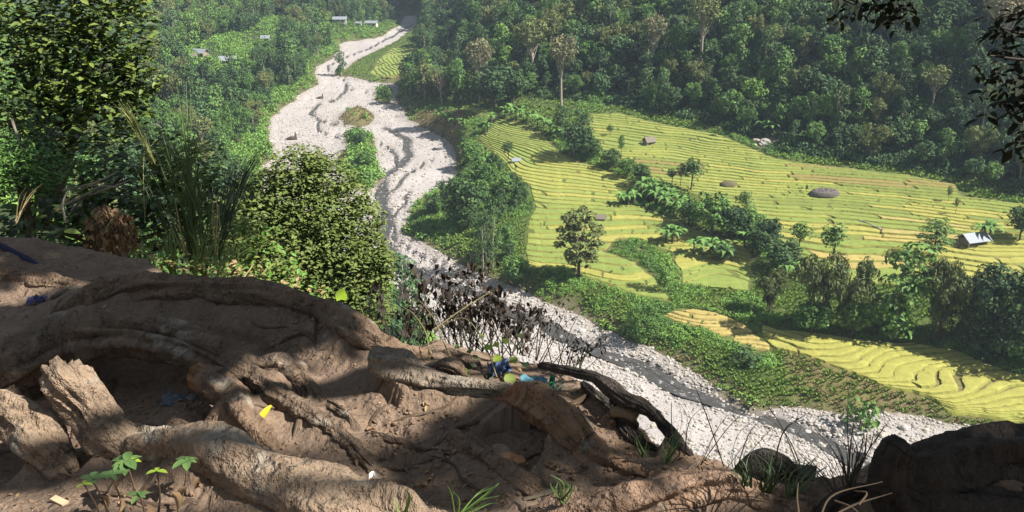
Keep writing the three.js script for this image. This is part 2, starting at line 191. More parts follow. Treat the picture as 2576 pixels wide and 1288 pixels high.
M.water = new THREE.MeshStandardMaterial({ map: noiseTex(512, (u, v) => { const f = sstep(0.34, 0.6, tn(u, v, 26, 7, 4, 0.6)), a = 0.075 + 0.035 * tn(u, v, 12, 9, 3); return [lerp(a, 0.75, f), lerp(a * 0.95, 0.77, f), lerp(a * 0.9, 0.8, f)]; }), roughness: 0.4, bumpMap: rep(roughB, 1), bumpScale: 0.08 });
{
  const az = []; for (let a = -180; a < -42; a += 6) az.push(a); for (let a = -42; a < 42; a += 0.15) az.push(a); for (let a = 42; a <= 180; a += 6) az.push(a);
  const rr = []; for (let r = 2.6; r < 2400; r *= 1.015) rr.push(r);
  const nA = az.length, nR = rr.length, X = new Float32Array(nA * nR), Y = new Float32Array(nA * nR), Z = new Float32Array(nA * nR), S = new Float32Array(nA * nR);
  for (let j = 0; j < nR; j++) for (let i = 0; i < nA; i++) { const k = j * nA + i, a = az[i] * Math.PI / 180; X[k] = Math.sin(a) * rr[j]; Z[k] = -Math.cos(a) * rr[j]; Y[k] = height(X[k], Z[k]); S[k] = riverIn(X[k], Z[k]); }
  const col = (x, y, z, s) => {
    const f1 = n2(x * 0.035, z * 0.035, 51), f2 = n2(x * 0.15, z * 0.15, 52), f3 = n2(x * 0.6, z * 0.6, 53), j = 1 + 0.25 * f3 + 0.2 * f2;
    let c = [lerp(0.085, 0.13, 0.5 + 0.5 * f1), lerp(0.145, 0.165, 0.5 + 0.5 * f1), 0.03]; const mix = (q, w) => { w = clamp(w, 0, 1); c = c.map((v, i) => lerp(v, q[i], w)); };
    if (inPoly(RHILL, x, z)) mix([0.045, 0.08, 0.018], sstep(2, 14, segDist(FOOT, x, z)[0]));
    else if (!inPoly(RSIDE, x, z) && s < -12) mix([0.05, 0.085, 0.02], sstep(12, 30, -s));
    for (const k in FIELDS) { const d = FIELDS[k](x, z); if (d > -2) mix(f1 > 0.15 ? [0.27, 0.235, 0.085] : [0.20, 0.235, 0.055], sstep(-2, 2, d) * 0.9); }
    for (const D of DRY) { const d = D(x, z); if (d > -4) mix([0.30, 0.235, 0.10], sstep(-4, 4, d) * (0.75 + 0.3 * f2)); }
    for (const D of BARE) { const d = D(x, z); if (d > -3) mix([0.42, 0.34, 0.27], sstep(-2, 2, d + f2) * 0.95); }
    if (s > -5 && s < 1) mix([0.20, 0.165, 0.10], sstep(-4, -0.5, s + f2 * 1.5) * 0.8);
    if (Math.hypot(x, z) < 30) mix([0.10, 0.085, 0.045], 0.6);
    return c.map(v => v * j);
  };
  const bedCol = (x, y, z, s) => { const f1 = n2(x * 0.03, z * 0.03, 61), f2 = n2(x * 0.12, z * 0.12, 62), f3 = n2(x * 0.45, z * 0.45, 63); const st = n2(x * 0.05 + z * 0.12, z * 0.02 - x * 0.06, 64); let g = 0.53 + 0.05 * f1 + 0.06 * f2 + 0.06 * f3 - 0.10 * sstep(0.25, 0.6, st) * (0.5 + 0.5 * f3); const c = courseAt(x, z); g = lerp(g, 0.13, sstep(0.25, 0.75, c)); if (c > 0.05 && c < 0.4) g *= 0.8; const e = sstep(3, 0, s); return [lerp(g, 0.33, e * 0.5) * 1.02, lerp(g, 0.30, e * 0.5) * 0.955, lerp(g, 0.24, e * 0.5) * 0.92]; };
  const out = { bed: [[], [], [], []], ground: [[], [], [], []] };
  const keys = { bed: new Map(), ground: new Map() };
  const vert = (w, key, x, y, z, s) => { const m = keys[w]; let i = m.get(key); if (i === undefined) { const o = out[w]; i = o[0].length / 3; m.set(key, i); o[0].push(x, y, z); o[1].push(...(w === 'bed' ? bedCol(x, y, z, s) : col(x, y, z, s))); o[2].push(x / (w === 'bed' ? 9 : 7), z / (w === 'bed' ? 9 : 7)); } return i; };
  const N = nA * nR, cut = (w, a, b) => { const lo = Math.min(a, b), hi = Math.max(a, b), t = S[lo] / (S[lo] - S[hi]); return vert(w, N + lo * 4 + (hi - lo === 1 ? 0 : hi - lo === nA ? 1 : hi - lo === nA + 1 ? 2 : 3), lerp(X[lo], X[hi], t), lerp(Y[lo], Y[hi], t), lerp(Z[lo], Z[hi], t), 0); };
  const full = (w, a) => vert(w, a, X[a], Y[a], Z[a], S[a]);
  const tri = (a, b, c) => {
    const T = [a, b, c], ins = T.filter(k => S[k] > 0).length;
    if (ins === 3 || ins === 0) { const w = ins ? 'bed' : 'ground'; out[w][3].push(...T.map(k => full(w, k))); return; }
    for (const w of ['bed', 'ground']) { const P = []; for (let i = 0; i < 3; i++) { const p = T[i], q = T[(i + 1) % 3], on = (S[p] > 0) === (w === 'bed'); if (on) P.push(full(w, p)); if ((S[p] > 0) !== (S[q] > 0)) P.push(cut(w, p, q)); } for (let i = 1; i < P.length - 1; i++) out[w][3].push(P[0], P[i], P[i + 1]); }
  };
  for (let j = 0; j < nR - 1; j++) for (let i = 0; i < nA - 1; i++) { const a = j * nA + i; tri(a, a + 1, a + nA + 1); tri(a, a + nA + 1, a + nA); }
  const b = out.bed, g = out.ground;
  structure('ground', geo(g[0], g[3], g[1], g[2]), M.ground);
  structure('river_bed', geo(b[0], b[3], b[1], b[2]), M.bed);
}
COURSES.forEach((c, ci) => {
  const pts = c[2], pos = [], uv = [], idx = []; let L = 0;
  pts.forEach((p, i) => { const q = pts[Math.min(i + 1, pts.length - 1)], o = pts[Math.max(i - 1, 0)], tx = q.x - o.x, tz = q.z - o.z, l = Math.hypot(tx, tz) || 1, f = i / (pts.length - 1) * (c[1].length - 1), k = Math.min(c[1].length - 2, Math.floor(f)), w = lerp(c[1][k], c[1][k + 1], f - k) * (1.0 + 0.3 * n2(i * 0.3, ci, 71)); if (i) L += p.distanceTo(pts[i - 1]);
    for (let j = -2; j <= 2; j++) { pos.push(p.x - tz / l * w * j / 2, baseY(p.z) - 0.22 + 0.01 * ci, p.z + tx / l * w * j / 2); uv.push(j * w / 2 / 8, L / 14); } });
  for (let i = 0; i < pts.length - 1; i++) for (let j = 0; j < 4; j++) { const a = i * 5 + j; idx.push(a, a + 5, a + 1, a + 1, a + 5, a + 6); }
  let g = geo(pos, idx, null, uv); if (g.attributes.normal.getY(2) < 0) { for (let i = 0; i < idx.length; i += 3) { const t = idx[i]; idx[i] = idx[i + 1]; idx[i + 1] = t; } g = geo(pos, idx, null, uv); } const nn = g.attributes.normal; for (let i = 0; i < nn.count; i++) nn.setXYZ(i, 0, 1, 0);
  structure('river_water', g, M.water);
});

// stones: the largest boulders one by one, the gravel as one mass
function rockGeo(seed, det = 1) { const R = rng(seed), g = mergeVertices(new THREE.IcosahedronGeometry(1, det).deleteAttribute('uv').deleteAttribute('normal')), p = g.attributes.position, o = R() * 50; for (let i = 0; i < p.count; i++) { const x = p.getX(i), y = p.getY(i), z = p.getZ(i), k = 0.8 + 0.34 * vn3(x * 1.3 + o, y * 1.3, z * 1.3) + 0.12 * vn3(x * 3 + o, y * 3, z * 3); p.setXYZ(i, x * k * 1.15, y * k * 0.72, z * k); } const f = g.toNonIndexed(); f.computeVertexNormals(); return f; }
const ROCKS = [1, 2, 3, 4, 5, 6].map(i => rockGeo(600 + i, i < 4 ? 1 : 2));
M.rock = [[0.58, 0.55, 0.53], [0.50, 0.465, 0.44], [0.64, 0.61, 0.59], [0.40, 0.36, 0.33], [0.58, 0.51, 0.44]].map(c => new THREE.MeshStandardMaterial({ color: RGB(...c), roughness: 0.95, map: grainT }));
for (const r of ROCKS) { const p = r.attributes.position, uv = []; for (let i = 0; i < p.count; i++) uv.push(p.getX(i) * 0.2 + p.getY(i) * 0.1, p.getZ(i) * 0.2 + p.getY(i) * 0.1); r.setAttribute('uv', new THREE.Float32BufferAttribute(uv, 2)); }
{
  const R = rng(909), G = {}; let nB = 0; const big = [];
  for (let i = 0; i < 260000 && nB < 60000; i++) {
    const a = (R() * 62 - 24) * Math.PI / 180, r = 105 * Math.pow(5.2, Math.pow(R(), 1.25)), x = Math.sin(a) * r, z = -Math.cos(a) * r, s = riverIn(x, z); if (s < -0.5) continue;
    const p = project(x, baseY(z), z); if (!p || p[0] < -30 || p[0] > PW + 30 || p[1] > PH + 20) continue;
    const cl = n2(x * 0.06, z * 0.06, 65) + 0.5 * n2(x * 0.2, z * 0.2, 66) + (s < 5 ? 0.5 : 0) + (courseAt(x, z) > 0.1 ? 0.35 : 0); if (cl < -0.15 && R() < 0.75) continue;
    const q = R(), sz = 0.10 + 0.32 * Math.pow(R(), 3) + (q > 0.985 ? 0.4 * R() : 0) + (r > 260 ? 0.06 : 0), y = height(x, z), k = Math.floor(R() * 6) + '|' + Math.min(4, Math.floor(R() * 5));
    if (sz > 0.55) { big.push([x, y, z, sz * 1.35, R() * 6.3, k, r]); continue; }
    (G[k] = G[k] || []).push([x, y, z, sz, R() * 6.3]); nB++;
  }
  big.sort((a, b) => b[3] / b[6] - a[3] / a[6]); const seen = {};
  const tone = ['pale grey', 'grey', 'whitish', 'dark grey', 'tan'], zone = (x, z) => { const p = project(x, baseY(z), z), c = segDist(COURSES[0][2], x, z)[0], left = x < (COURSES[0][2].reduce((m, q) => Math.abs(q.z - z) < Math.abs(m.z - z) ? q : m)).x; return (c < 6 ? 'at the stream edge' : left ? 'left of the stream' : 'right of the stream') + (p[1] > 1000 ? ', nearest reach' : p[1] > 820 ? ', behind the dry stalks' : p[1] > 560 ? ', by the bend' : ', upstream'); };
  big.forEach((b, i) => { const [ri, mi] = b[5].split('|').map(Number); if (i >= 230) { (G[b[5]] = G[b[5]] || []).push(b); return; } let o = seen[b[5]]; if (!o) { o = seen[b[5]] = new THREE.Mesh(ROCKS[ri], M.rock[mi]); o.castShadow = o.receiveShadow = true; } else o = o.clone(); o.name = numbered('river_boulder'); o.userData = {}; o.position.set(b[0], b[1] + b[3] * 0.2, b[2]); o.rotation.set(0, b[4], 0); o.scale.setScalar(b[3]); scene.add(o); const zz = zone(b[0], b[2]); queueLabel(o, project(b[0], b[1], b[2])[0], `${b[3] > 1 ? 'large ' : ''}${tone[mi]} boulder`, zz, 'boulder', 'boulders ' + zz); });
  const m4 = new THREE.Matrix4(), Q = new THREE.Quaternion(), E = new THREE.Euler(), gr = thing('river_gravel', 'loose pale stones and cobbles strewn over the river bed', 'gravel'); gr.userData.kind = 'stuff';
  for (const k in G) { const [ri, mi] = k.split('|').map(Number), I = new THREE.InstancedMesh(ROCKS[ri % 3], M.rock[mi], G[k].length); I.name = 'stones'; G[k].forEach((b, i) => { m4.compose(V3(b[0], b[1] + b[3] * 0.2, b[2]), Q.setFromEuler(E.set(0, b[4], 0)), V3(b[3], b[3], b[3])); I.setMatrixAt(i, m4); }); I.castShadow = I.receiveShadow = true; gr.add(I); }
  console.log('stones', nB, 'boulders', big.length);
}

// ---------------------------------------------------------------- rice terraces: flat paddies cut out of the slope along its levels
const riceT = noiseTex(512, (u, v) => { const a = 0.80 + 0.2 * tn(u, v, 70, 11, 3, 0.7) + 0.12 * tn(u, v, 7, 12, 3); return [a, a, a * 0.92]; });
const riceB = noiseTex(512, (u, v) => { const a = 0.5 + 0.5 * tn(u, v, 80, 13, 3, 0.7); return [a, a, a]; });
const RICE = [[0.51, 0.53, 0.12], [0.43, 0.50, 0.115], [0.35, 0.45, 0.10], [0.57, 0.55, 0.135], [0.29, 0.38, 0.09], [0.61, 0.52, 0.19]].map(c => new THREE.MeshStandardMaterial({ color: RGB(...c), map: riceT, roughness: 0.9, bumpMap: riceB, bumpScale: 0.25 }));
const PALE = [[0.72, 0.58, 0.20], [0.68, 0.54, 0.18]].map(c => new THREE.MeshStandardMaterial({ color: RGB(...c), map: riceT, roughness: 0.9, bumpMap: riceB, bumpScale: 0.3 }));
M.stubble = new THREE.MeshStandardMaterial({ color: RGB(0.33, 0.26, 0.10), map: riceT, roughness: 1 });
M.bund = new THREE.MeshStandardMaterial({ color: RGB(0.33, 0.33, 0.08), map: riceT, roughness: 1 });
M.bundDry = new THREE.MeshStandardMaterial({ color: RGB(0.46, 0.36, 0.13), map: riceT, roughness: 1 });
function clip(P, at0, sign, lim) { const o = []; for (let i = 0; i < P.length; i++) { const a = P[i], b = P[(i + 1) % P.length], da = (a[at0] - lim) * sign, db = (b[at0] - lim) * sign; if (da >= 0) o.push(a); if ((da > 0 && db < 0) || (da < 0 && db > 0)) { const t = da / (da - db); o.push(a.map((v, i) => v + (b[i] - v) * t)); } } return o; }
function paddies(key, label, step, plot, turn, grid, riceH, mats, bands = (x, z) => height(x, z), gap = 0.13) {
  const poly = FIELD_OUT[key], B = bbox(poly, 2), ca = Math.cos(turn), sa = Math.sin(turn), cells = new Map(), nx = Math.ceil((B[1] - B[0]) / grid), nz = Math.ceil((B[3] - B[2]) / grid), V = [];
  for (let j = 0; j <= nz; j++) for (let i = 0; i <= nx; i++) { const x = B[0] + i * grid, z = B[2] + j * grid; let p = FIELDS[key](x, z); if (p > -4) { p += n2(x * 0.15, z * 0.15, 81) * 0.9; const g = GULLY(x, z); if (g > -3) p = Math.min(p, -g); { const bn = bands(x, z) / step; V.push([x, bn + 0.62 * n2(bn * 0.5, 3.3, 84) + 0.55 * n2(x * 0.032, z * 0.032 + bn * 0.2, 85) + 0.28 * n2(x * 0.085, z * 0.085, 86), z, p, (x * ca + z * sa) / plot + n2(x * 0.03, z * 0.03, 82) * 0.5 + n2(x * 0.2, z * 0.2, 83) * 0.04]); } } else V.push(null); }
  const put = P => {
    P = clip(P, 3, 1, 0.4); if (P.length < 3) return;
    let lo = 1e9, hi = -1e9; for (const q of P) { lo = Math.min(lo, q[1]); hi = Math.max(hi, q[1]); }
    for (let k = Math.floor(lo); k <= Math.floor(hi); k++) {
      const gk = gap * (0.25 + 1.7 * h3(k, 3, 11)); let Q = clip(clip(P, 1, 1, k + gk), 1, -1, k + 1 - gk * 0.6); if (Q.length < 3) continue;
      const off = h3(k, 7, 3); let a = 1e9, b = -1e9; for (const q of Q) { a = Math.min(a, q[4] + off); b = Math.max(b, q[4] + off); }
      for (let m = Math.floor(a); m <= Math.floor(b); m++) { const e = 0.35 / plot, R = clip(clip(Q, 4, 1, m - off + e), 4, -1, m + 1 - off - e); if (R.length < 3) continue; const id = k + '_' + m; if (!cells.has(id)) cells.set(id, []); const c = cells.get(id); for (let i = 1; i < R.length - 1; i++) c.push(R[0], R[i], R[i + 1]); }
    }
  };
  for (let j = 0; j < nz; j++) for (let i = 0; i < nx; i++) { const a = V[j * (nx + 1) + i], b = V[j * (nx + 1) + i + 1], c = V[(j + 1) * (nx + 1) + i], d = V[(j + 1) * (nx + 1) + i + 1]; if (a && b && c && d) { put([a, c, d]); put([a, d, b]); } }
  // each plot: welded top with a rounded rim and a grassy bank below it
  const made = [];
  for (const [id, T] of cells) {
    const k = +id.split('_')[0], map = new Map(), P = [], idx = [], key2 = q => Math.round(q[0] * 200) + ',' + Math.round(q[2] * 200); let A = 0, hx = 0, hz = 0, top = -1e9;
    for (let i = 0; i < T.length; i += 3) { const t = [0, 1, 2].map(j => { const kk = key2(T[i + j]); let v = map.get(kk); if (v === undefined) { v = P.length; map.set(kk, v); P.push(T[i + j]); } return v; }); if (t[0] === t[1] || t[1] === t[2] || t[0] === t[2]) continue; const [p, q, r] = t.map(j => P[j]); A += Math.abs((q[0] - p[0]) * (r[2] - p[2]) - (r[0] - p[0]) * (q[2] - p[2])) / 2; idx.push(...t); }
    if (A < 2.5) continue;
    const E = new Map(); for (let i = 0; i < idx.length; i += 3) for (let j = 0; j < 3; j++) { const a = idx[i + j], b = idx[i + (j + 1) % 3], s = Math.min(a, b) + '_' + Math.max(a, b); if (E.has(s)) E.delete(s); else E.set(s, [a, b]); }
    const edge = new Set(); for (const [a, b] of E.values()) { edge.add(a); edge.add(b); }
    for (const p of P) { hx += p[0] / P.length; hz += p[2] / P.length; top = Math.max(top, height(p[0], p[2])); }
    const lvl = top - 0.12, pos = [], uv = [];
    P.forEach((p, i) => { const q = edge.has(i) ? -Math.min(0.12, 0.4 * riceH) : 0; pos.push(p[0] + n2(p[0] * 1.3, p[2] * 1.3, 91) * 0.22, lvl + riceH + q + n2(p[0] * 1.1, p[2] * 1.1, 92) * Math.max(0.03, 0.1 * riceH), p[2] + n2(p[0] * 1.3, p[2] * 1.3, 93) * 0.22); uv.push(p[0] / 8, p[2] / 8); });
    const wp = [], wi = [], wu = []; for (const [a, b] of E.values()) { const s = wp.length / 3; for (const v of [a, b]) { const x = pos[v * 3], z = pos[v * 3 + 2], y = pos[v * 3 + 1]; const h0 = height(x, z), gx = h0 - height(x + 0.8, z), gz = h0 - height(x, z + 0.8), gl = Math.hypot(gx, gz) || 1, o = 0.34; wp.push(x, y, z, x + gx / gl * o, Math.min(y - 0.2, h0 - 0.12), z + gz / gl * o); wu.push(x / 8, y / 8, x / 8, y / 8 - 0.1); } wi.push(s, s + 1, s + 2, s + 2, s + 1, s + 3); }
    made.push({ A, hx, hz, top: geo(pos, idx, null, uv), wall: geo(wp, wi, null, wu) });
    // keep the tops facing up
    const nn = made[made.length - 1].top; if (nn.attributes.normal.getY(0) < 0) { const ix = nn.index.array; for (let i = 0; i < ix.length; i += 3) { const t = ix[i]; ix[i] = ix[i + 1]; ix[i + 1] = t; } nn.computeVertexNormals(); }
  }
  made.sort((a, b) => b.A - a.A);
  const root = thing('rice_field', label, null); root.userData = { label, kind: 'structure' };
  const rest = [[], [], [], [], [], []], walls = [];
  made.forEach((m, i) => {
    const f = n2(m.hx * 0.016, m.hz * 0.022, 95) * 2.4 + n2(m.hx * 0.06, m.hz * 0.08, 96) * 0.9 + h3(Math.round(m.hx), Math.round(m.hz), 4) * 0.5 - 0.25 + (h3(Math.round(m.hx), Math.round(m.hz), 9) > 0.93 ? 1.5 : 0), mi = mats.length < 3 ? (f > 0.5 ? 1 : 0) : clamp(Math.floor(2.0 + f * 1.3), 0, 5);
    if (i < 280) { const fal = FALLOW(m.hx, m.hz) > 0 || FALLOW2(m.hx, m.hz) > 0, str = STRAW(m.hx, m.hz) > 0 || STRAW2(m.hx, m.hz) > 0; mesh('rice_paddy', m.top, fal ? (h3(i, 1, 2) > 0.45 ? M.stubble : RICE[4]) : str ? PALE[i % 2] : mats[mi], root); } else rest[mi].push(m.top);
    walls.push(m.wall);
  });
  rest.forEach((r, i) => { if (r.length) { const o = mesh('small_paddies', mergeGeometries(r), mats[i], root); o.userData.kind = 'stuff'; } });
  const w = mesh('paddy_bank', mergeGeometries(walls), mats.length < 3 ? M.bundDry : M.bund, root); w.userData.kind = 'stuff';
  return root;
}
const P0 = performance.now();
paddies('middle', 'yellow-green rice terraces between the stony river and the diagonal line of banana plants', 0.33, 27, 0.1, 0.8, 0.17, RICE, undefined, 0.05);
paddies('right', 'wide yellow rice terraces below the dark forest with huts and a tin-roofed house', 0.36, 27, 0.0, 0.9, 0.17, RICE, undefined, 0.05);
paddies('pale', 'small pale straw-coloured rice terraces on the river bank left of the stone channel', 0.13, 13, 0.4, 0.5, 0.4, PALE);
paddies('lower', 'golden rice paddies in short puffy strips below the bamboo and above the river bank', 0.19, 60, 0.4, 0.5, 0.5, [RICE[0], RICE[3], RICE[1], RICE[3], RICE[0], RICE[1]], undefined, 0.12);
paddies('upstream', 'small far green-yellow rice patch upstream beside the narrow river', 0.4, 40, 0, 1.4, 0.2, [RICE[2], RICE[4]]);
console.log('paddies ms', Math.round(performance.now() - P0));

// ---------------------------------------------------------------- trees, shrubs and banana plants
// leaf clumps spread over the shells of a crown's lobes
function leaves(R, lobes, o) {
  const pos = [], col = [], idx = [], L0 = o.leaf, v = V3(), n = V3(), t = V3(), s = V3();
  for (const b of lobes) {
    const [x, y, z, rx, ry = rx, rz = rx] = b, N = Math.max(6, Math.round((rx * ry + ry * rz + rx * rz) * 4.19 * (o.per || 1))), tone = 0.8 + 0.4 * R();
    for (let i = 0; i < N; i++) {
      v.set(R() * 2 - 1, R() * 2 - 1, R() * 2 - 1); if (v.lengthSq() > 1 || v.lengthSq() < 0.01) { i--; continue; } v.normalize(); if (v.y < -0.5 && R() < 0.5) { v.y *= -1; }
      const k = 0.62 + 0.42 * Math.sqrt(R()), bump = 1 + 0.18 * vn3(v.x * 2.5 + x, v.y * 2.5 + y, v.z * 2.5 + z);
      const px = x + v.x * rx * k * bump, py = y + v.y * ry * k * bump, pz = z + v.z * rz * k * bump;
      n.set(R() - 0.5, R() - 0.5, R() - 0.5).normalize().multiplyScalar(o.loose ?? 0.7); n.add(v); n.y += o.up ?? 0.35; n.normalize();
      t.set(R() - 0.5, (R() - 0.5) * 0.6 - (o.droop || 0), R() - 0.5); t.sub(s.copy(n).multiplyScalar(t.dot(n))).normalize(); s.crossVectors(n, t);
      const L = L0 * (0.6 + 0.8 * R()), W = L * (o.ratio || 0.6), c = tone * (0.7 + 0.6 * R()), w = 1 + (R() - 0.5) * 0.3, q = pos.length / 3, bend = W * 0.18;
      pos.push(px - t.x * L / 2, py - t.y * L / 2, pz - t.z * L / 2, px + s.x * W / 2 + n.x * bend, py + s.y * W / 2 + n.y * bend, pz + s.z * W / 2 + n.z * bend, px + t.x * L / 2, py + t.y * L / 2 - L * 0.12, pz + t.z * L / 2, px - s.x * W / 2 + n.x * bend, py - s.y * W / 2 + n.y * bend, pz - s.z * W / 2 + n.z * bend);
      for (let j = 0; j < 4; j++) col.push(c * w, c, c * (2 - w)); idx.push(q, q + 1, q + 2, q, q + 2, q + 3);
    }
  }
  return geo(pos, idx, col).toNonIndexed();
}
function flat(g) { g.computeVertexNormals(); return g; }
function wood(R, base, tip, r, limbs, bow = 0.6) { // trunk with limbs out to the lobes
  const parts = [], m = base.clone().lerp(tip, 0.5).add(V3((R() - 0.5) * bow, 0, (R() - 0.5) * bow));
  parts.push(tube([base.clone().add(V3(0, -1.2, 0)), base, m, tip], [r * 1.5, r * 1.2, r * 0.85, r * 0.45], 9, 6));
  const c = new THREE.CatmullRomCurve3([base, m, tip]);
  for (const l of limbs) { const f = clamp(0.45 + 0.5 * R(), 0, 1), a = c.getPoint(f), e = V3(l[0], l[1], l[2]), k = a.clone().lerp(e, 0.5).add(V3(0, -0.1 * a.distanceTo(e), 0)); parts.push(tube([a, k, e], [r * 0.5, r * 0.3, r * 0.12], 5, 5)); }
  return mergeGeometries(parts);
}
const LEAF = {}; // crown colours: what the leaves are, not how they are lit
for (const [k, c] of Object.entries({ dark: [0.057, 0.117, 0.028], deep: [0.038, 0.087, 0.023], mid: [0.103, 0.206, 0.038], bright: [0.160, 0.290, 0.047], olive: [0.154, 0.189, 0.052], tan: [0.270, 0.235, 0.130], brown: [0.200, 0.195, 0.095], pink: [0.360, 0.270, 0.200], banana: [0.120, 0.240, 0.050], blue: [0.067, 0.139, 0.043], bamboo: [0.115, 0.150, 0.042] })) LEAF[k] = new THREE.MeshStandardMaterial({ vertexColors: true, color: RGB(...c), roughness: 0.75, side: THREE.DoubleSide });
M.bark = new THREE.MeshStandardMaterial({ color: RGB(0.16, 0.125, 0.09), map: grainT, roughness: 1 });
M.paleBark = new THREE.MeshStandardMaterial({ color: RGB(0.46, 0.40, 0.33), map: grainT, roughness: 1 });
const PROTO = {};
function proto(kind, build) { PROTO[kind] = PROTO[kind] || []; PROTO[kind].push(build); }
function lobesIn(R, n, cx, cy, cz, rx, ry, rz, lr, fl = 0.75) { const o = []; for (let i = 0; i < n; i++) { const a = i * 2.4 + R(), yy = (i + 0.5) / n * 2 - 1, q = Math.sqrt(Math.max(0, 1 - yy * yy)) * (0.65 + 0.35 * R()), r = lr * (0.7 + 0.6 * R()); o.push([cx + Math.cos(a) * q * rx, cy + yy * ry * 0.85, cz + Math.sin(a) * q * rz, r, r * fl, r]); } return o; }
for (let i = 0; i < 5; i++) proto('broad', () => { const R = rng(100 + i), h = 10 + R() * 3, L = lobesIn(R, 18 + 2 * i, 0, h - 4.2, 0, 3.4 + 1.2 * R(), 3.2 + R(), 3.4 + 1.2 * R(), 1.45); for (let k = 0; k < 5; k++) L.push([(R() - 0.5) * 6, h - 2 + R() * 2, (R() - 0.5) * 6, 0.9, 0.8, 0.9]); L.push([0, h - 4.2, 0, 2.6, 2.6, 2.6]); return { h: h, crown: leaves(R, L, { leaf: 0.85, per: 2.4 }), trunk: wood(R, V3(0, 0, 0), V3(0, h - 3, 0), 0.28, L.slice(0, 6)), bark: 'bark' }; });
for (let i = 0; i < 4; i++) proto('tall', () => { const R = rng(130 + i), h = 15 + R() * 3, L = []; for (let k = 0; k < 12; k++) { const y = h * (0.16 + 0.8 * k / 11), w = 2.2 * (1 - Math.abs(k / 11 - 0.45)) + 0.5, a = R() * 6.3; L.push([Math.cos(a) * w * 0.7, y, Math.sin(a) * w * 0.7, 1.4 + R() * 0.9, 1.3 + R() * 0.8, 1.4 + R() * 0.9]); } return { h, crown: leaves(R, L, { leaf: 0.8, per: 1.9, droop: 0.4 }), trunk: wood(R, V3(0, 0, 0), V3(0, h - 1, 0), 0.26, L.slice(3, 8)), bark: 'paleBark' }; });
for (let i = 0; i < 3; i++) proto('umbrella', () => { const R = rng(160 + i), h = 19 + R() * 3, L = []; L.push(...lobesIn(R, 24, 0, h - 4.6, 0, 4.6, 3.6, 4.6, 1.75, 0.8)); return { h, crown: leaves(R, L, { leaf: 0.75, per: 2.0, loose: 0.9 }), trunk: wood(R, V3(0, 0, 0), V3((R() - 0.5) * 2, h - 4, (R() - 0.5) * 2), 0.42, L, 1.6), bark: 'paleBark' }; });
for (let i = 0; i < 3; i++) proto('bamboo', () => { const R = rng(190 + i), L = [], st = []; let h = 0; for (let k = 0; k < 15; k++) { const a = k * 2.4 + R(), H = 10 + R() * 6, lean = 2 + R() * 3.4; h = Math.max(h, H); const b = V3(Math.cos(a) * 0.8, 0, Math.sin(a) * 0.8), tip = V3(Math.cos(a) * (lean + 1.2), H * 0.86, Math.sin(a) * (lean + 1.2)), m = V3(Math.cos(a) * lean * 0.4, H * 0.62, Math.sin(a) * lean * 0.4), top = V3(Math.cos(a) * lean * 0.8, H, Math.sin(a) * lean * 0.8), c = new THREE.CatmullRomCurve3([b, m, top, tip]); st.push(tube([b, m, top, tip], [0.09, 0.08, 0.05, 0.02], 8, 4)); for (let j = 0; j < 6; j++) { const p = c.getPoint(0.25 + 0.75 * j / 5); L.push([p.x + (R() - 0.5), p.y - 0.4, p.z + (R() - 0.5), 0.95 + R() * 0.5, 0.8 + R() * 0.5, 0.95 + R() * 0.5]); } } return { h, crown: leaves(R, L, { leaf: 0.75, ratio: 0.42, per: 3.2, droop: 1.0, up: 0.2, loose: 0.9 }), trunk: mergeGeometries(st), bark: 'bark' }; });
for (let i = 0; i < 3; i++) proto('lollipop', () => { const R = rng(220 + i), h = 6.4, L = lobesIn(R, 9, 0, 4.6, 0, 1.1, 1.5, 1.1, 0.8); L.push([0, 4.5, 0, 1, 1.2, 1]); return { h, crown: leaves(R, L, { leaf: 0.5, per: 5 }), trunk: wood(R, V3(0, 0, 0), V3(0.1, 5, 0.1), 0.12, L.slice(0, 4), 0.3), bark: 'bark' }; });
for (let i = 0; i < 2; i++) proto('layered', () => { const R = rng(240 + i), h = 9.5, L = []; for (let k = 0; k < 17; k++) { const y = 2.6 + k / 16 * 6.4, a = k * 2.4, w = 2.7 * Math.sin(Math.PI * (0.22 + 0.68 * k / 16)); L.push([Math.cos(a) * w * 0.75, y, Math.sin(a) * w * 0.75, 1.25 + R() * 0.4, 0.42, 1.25 + R() * 0.4]); } return { h, crown: leaves(R, L, { leaf: 0.55, per: 5, up: 1.2 }), trunk: wood(R, V3(0, 0, 0), V3(0, h - 1, 0), 0.2, L.slice(0, 12), 0.3), bark: 'bark' }; });
for (let i = 0; i < 2; i++) proto('bare', () => { const R = rng(260 + i), h = 13, L = lobesIn(R, 16, 0, 9, 0, 4.2, 3.6, 4.2, 0.9); return { h, crown: leaves(R, L, { leaf: 0.4, per: 1.1, loose: 1.4 }), trunk: wood(R, V3(0, 0, 0), V3(0, 8, 0), 0.3, L, 0.8), bark: 'paleBark' }; });
for (let i = 0; i < 4; i++) proto('shrub', () => { const R = rng(280 + i), L = lobesIn(R, 7, 0, 1.1, 0, 1.2, 0.8, 1.2, 0.75, 0.8); return { h: 2.3, crown: leaves(R, L, { leaf: 0.5, per: 3 }), trunk: wood(R, V3(0, 0, 0), V3(0, 1, 0), 0.07, L.slice(0, 4), 0.2), bark: 'bark' }; });
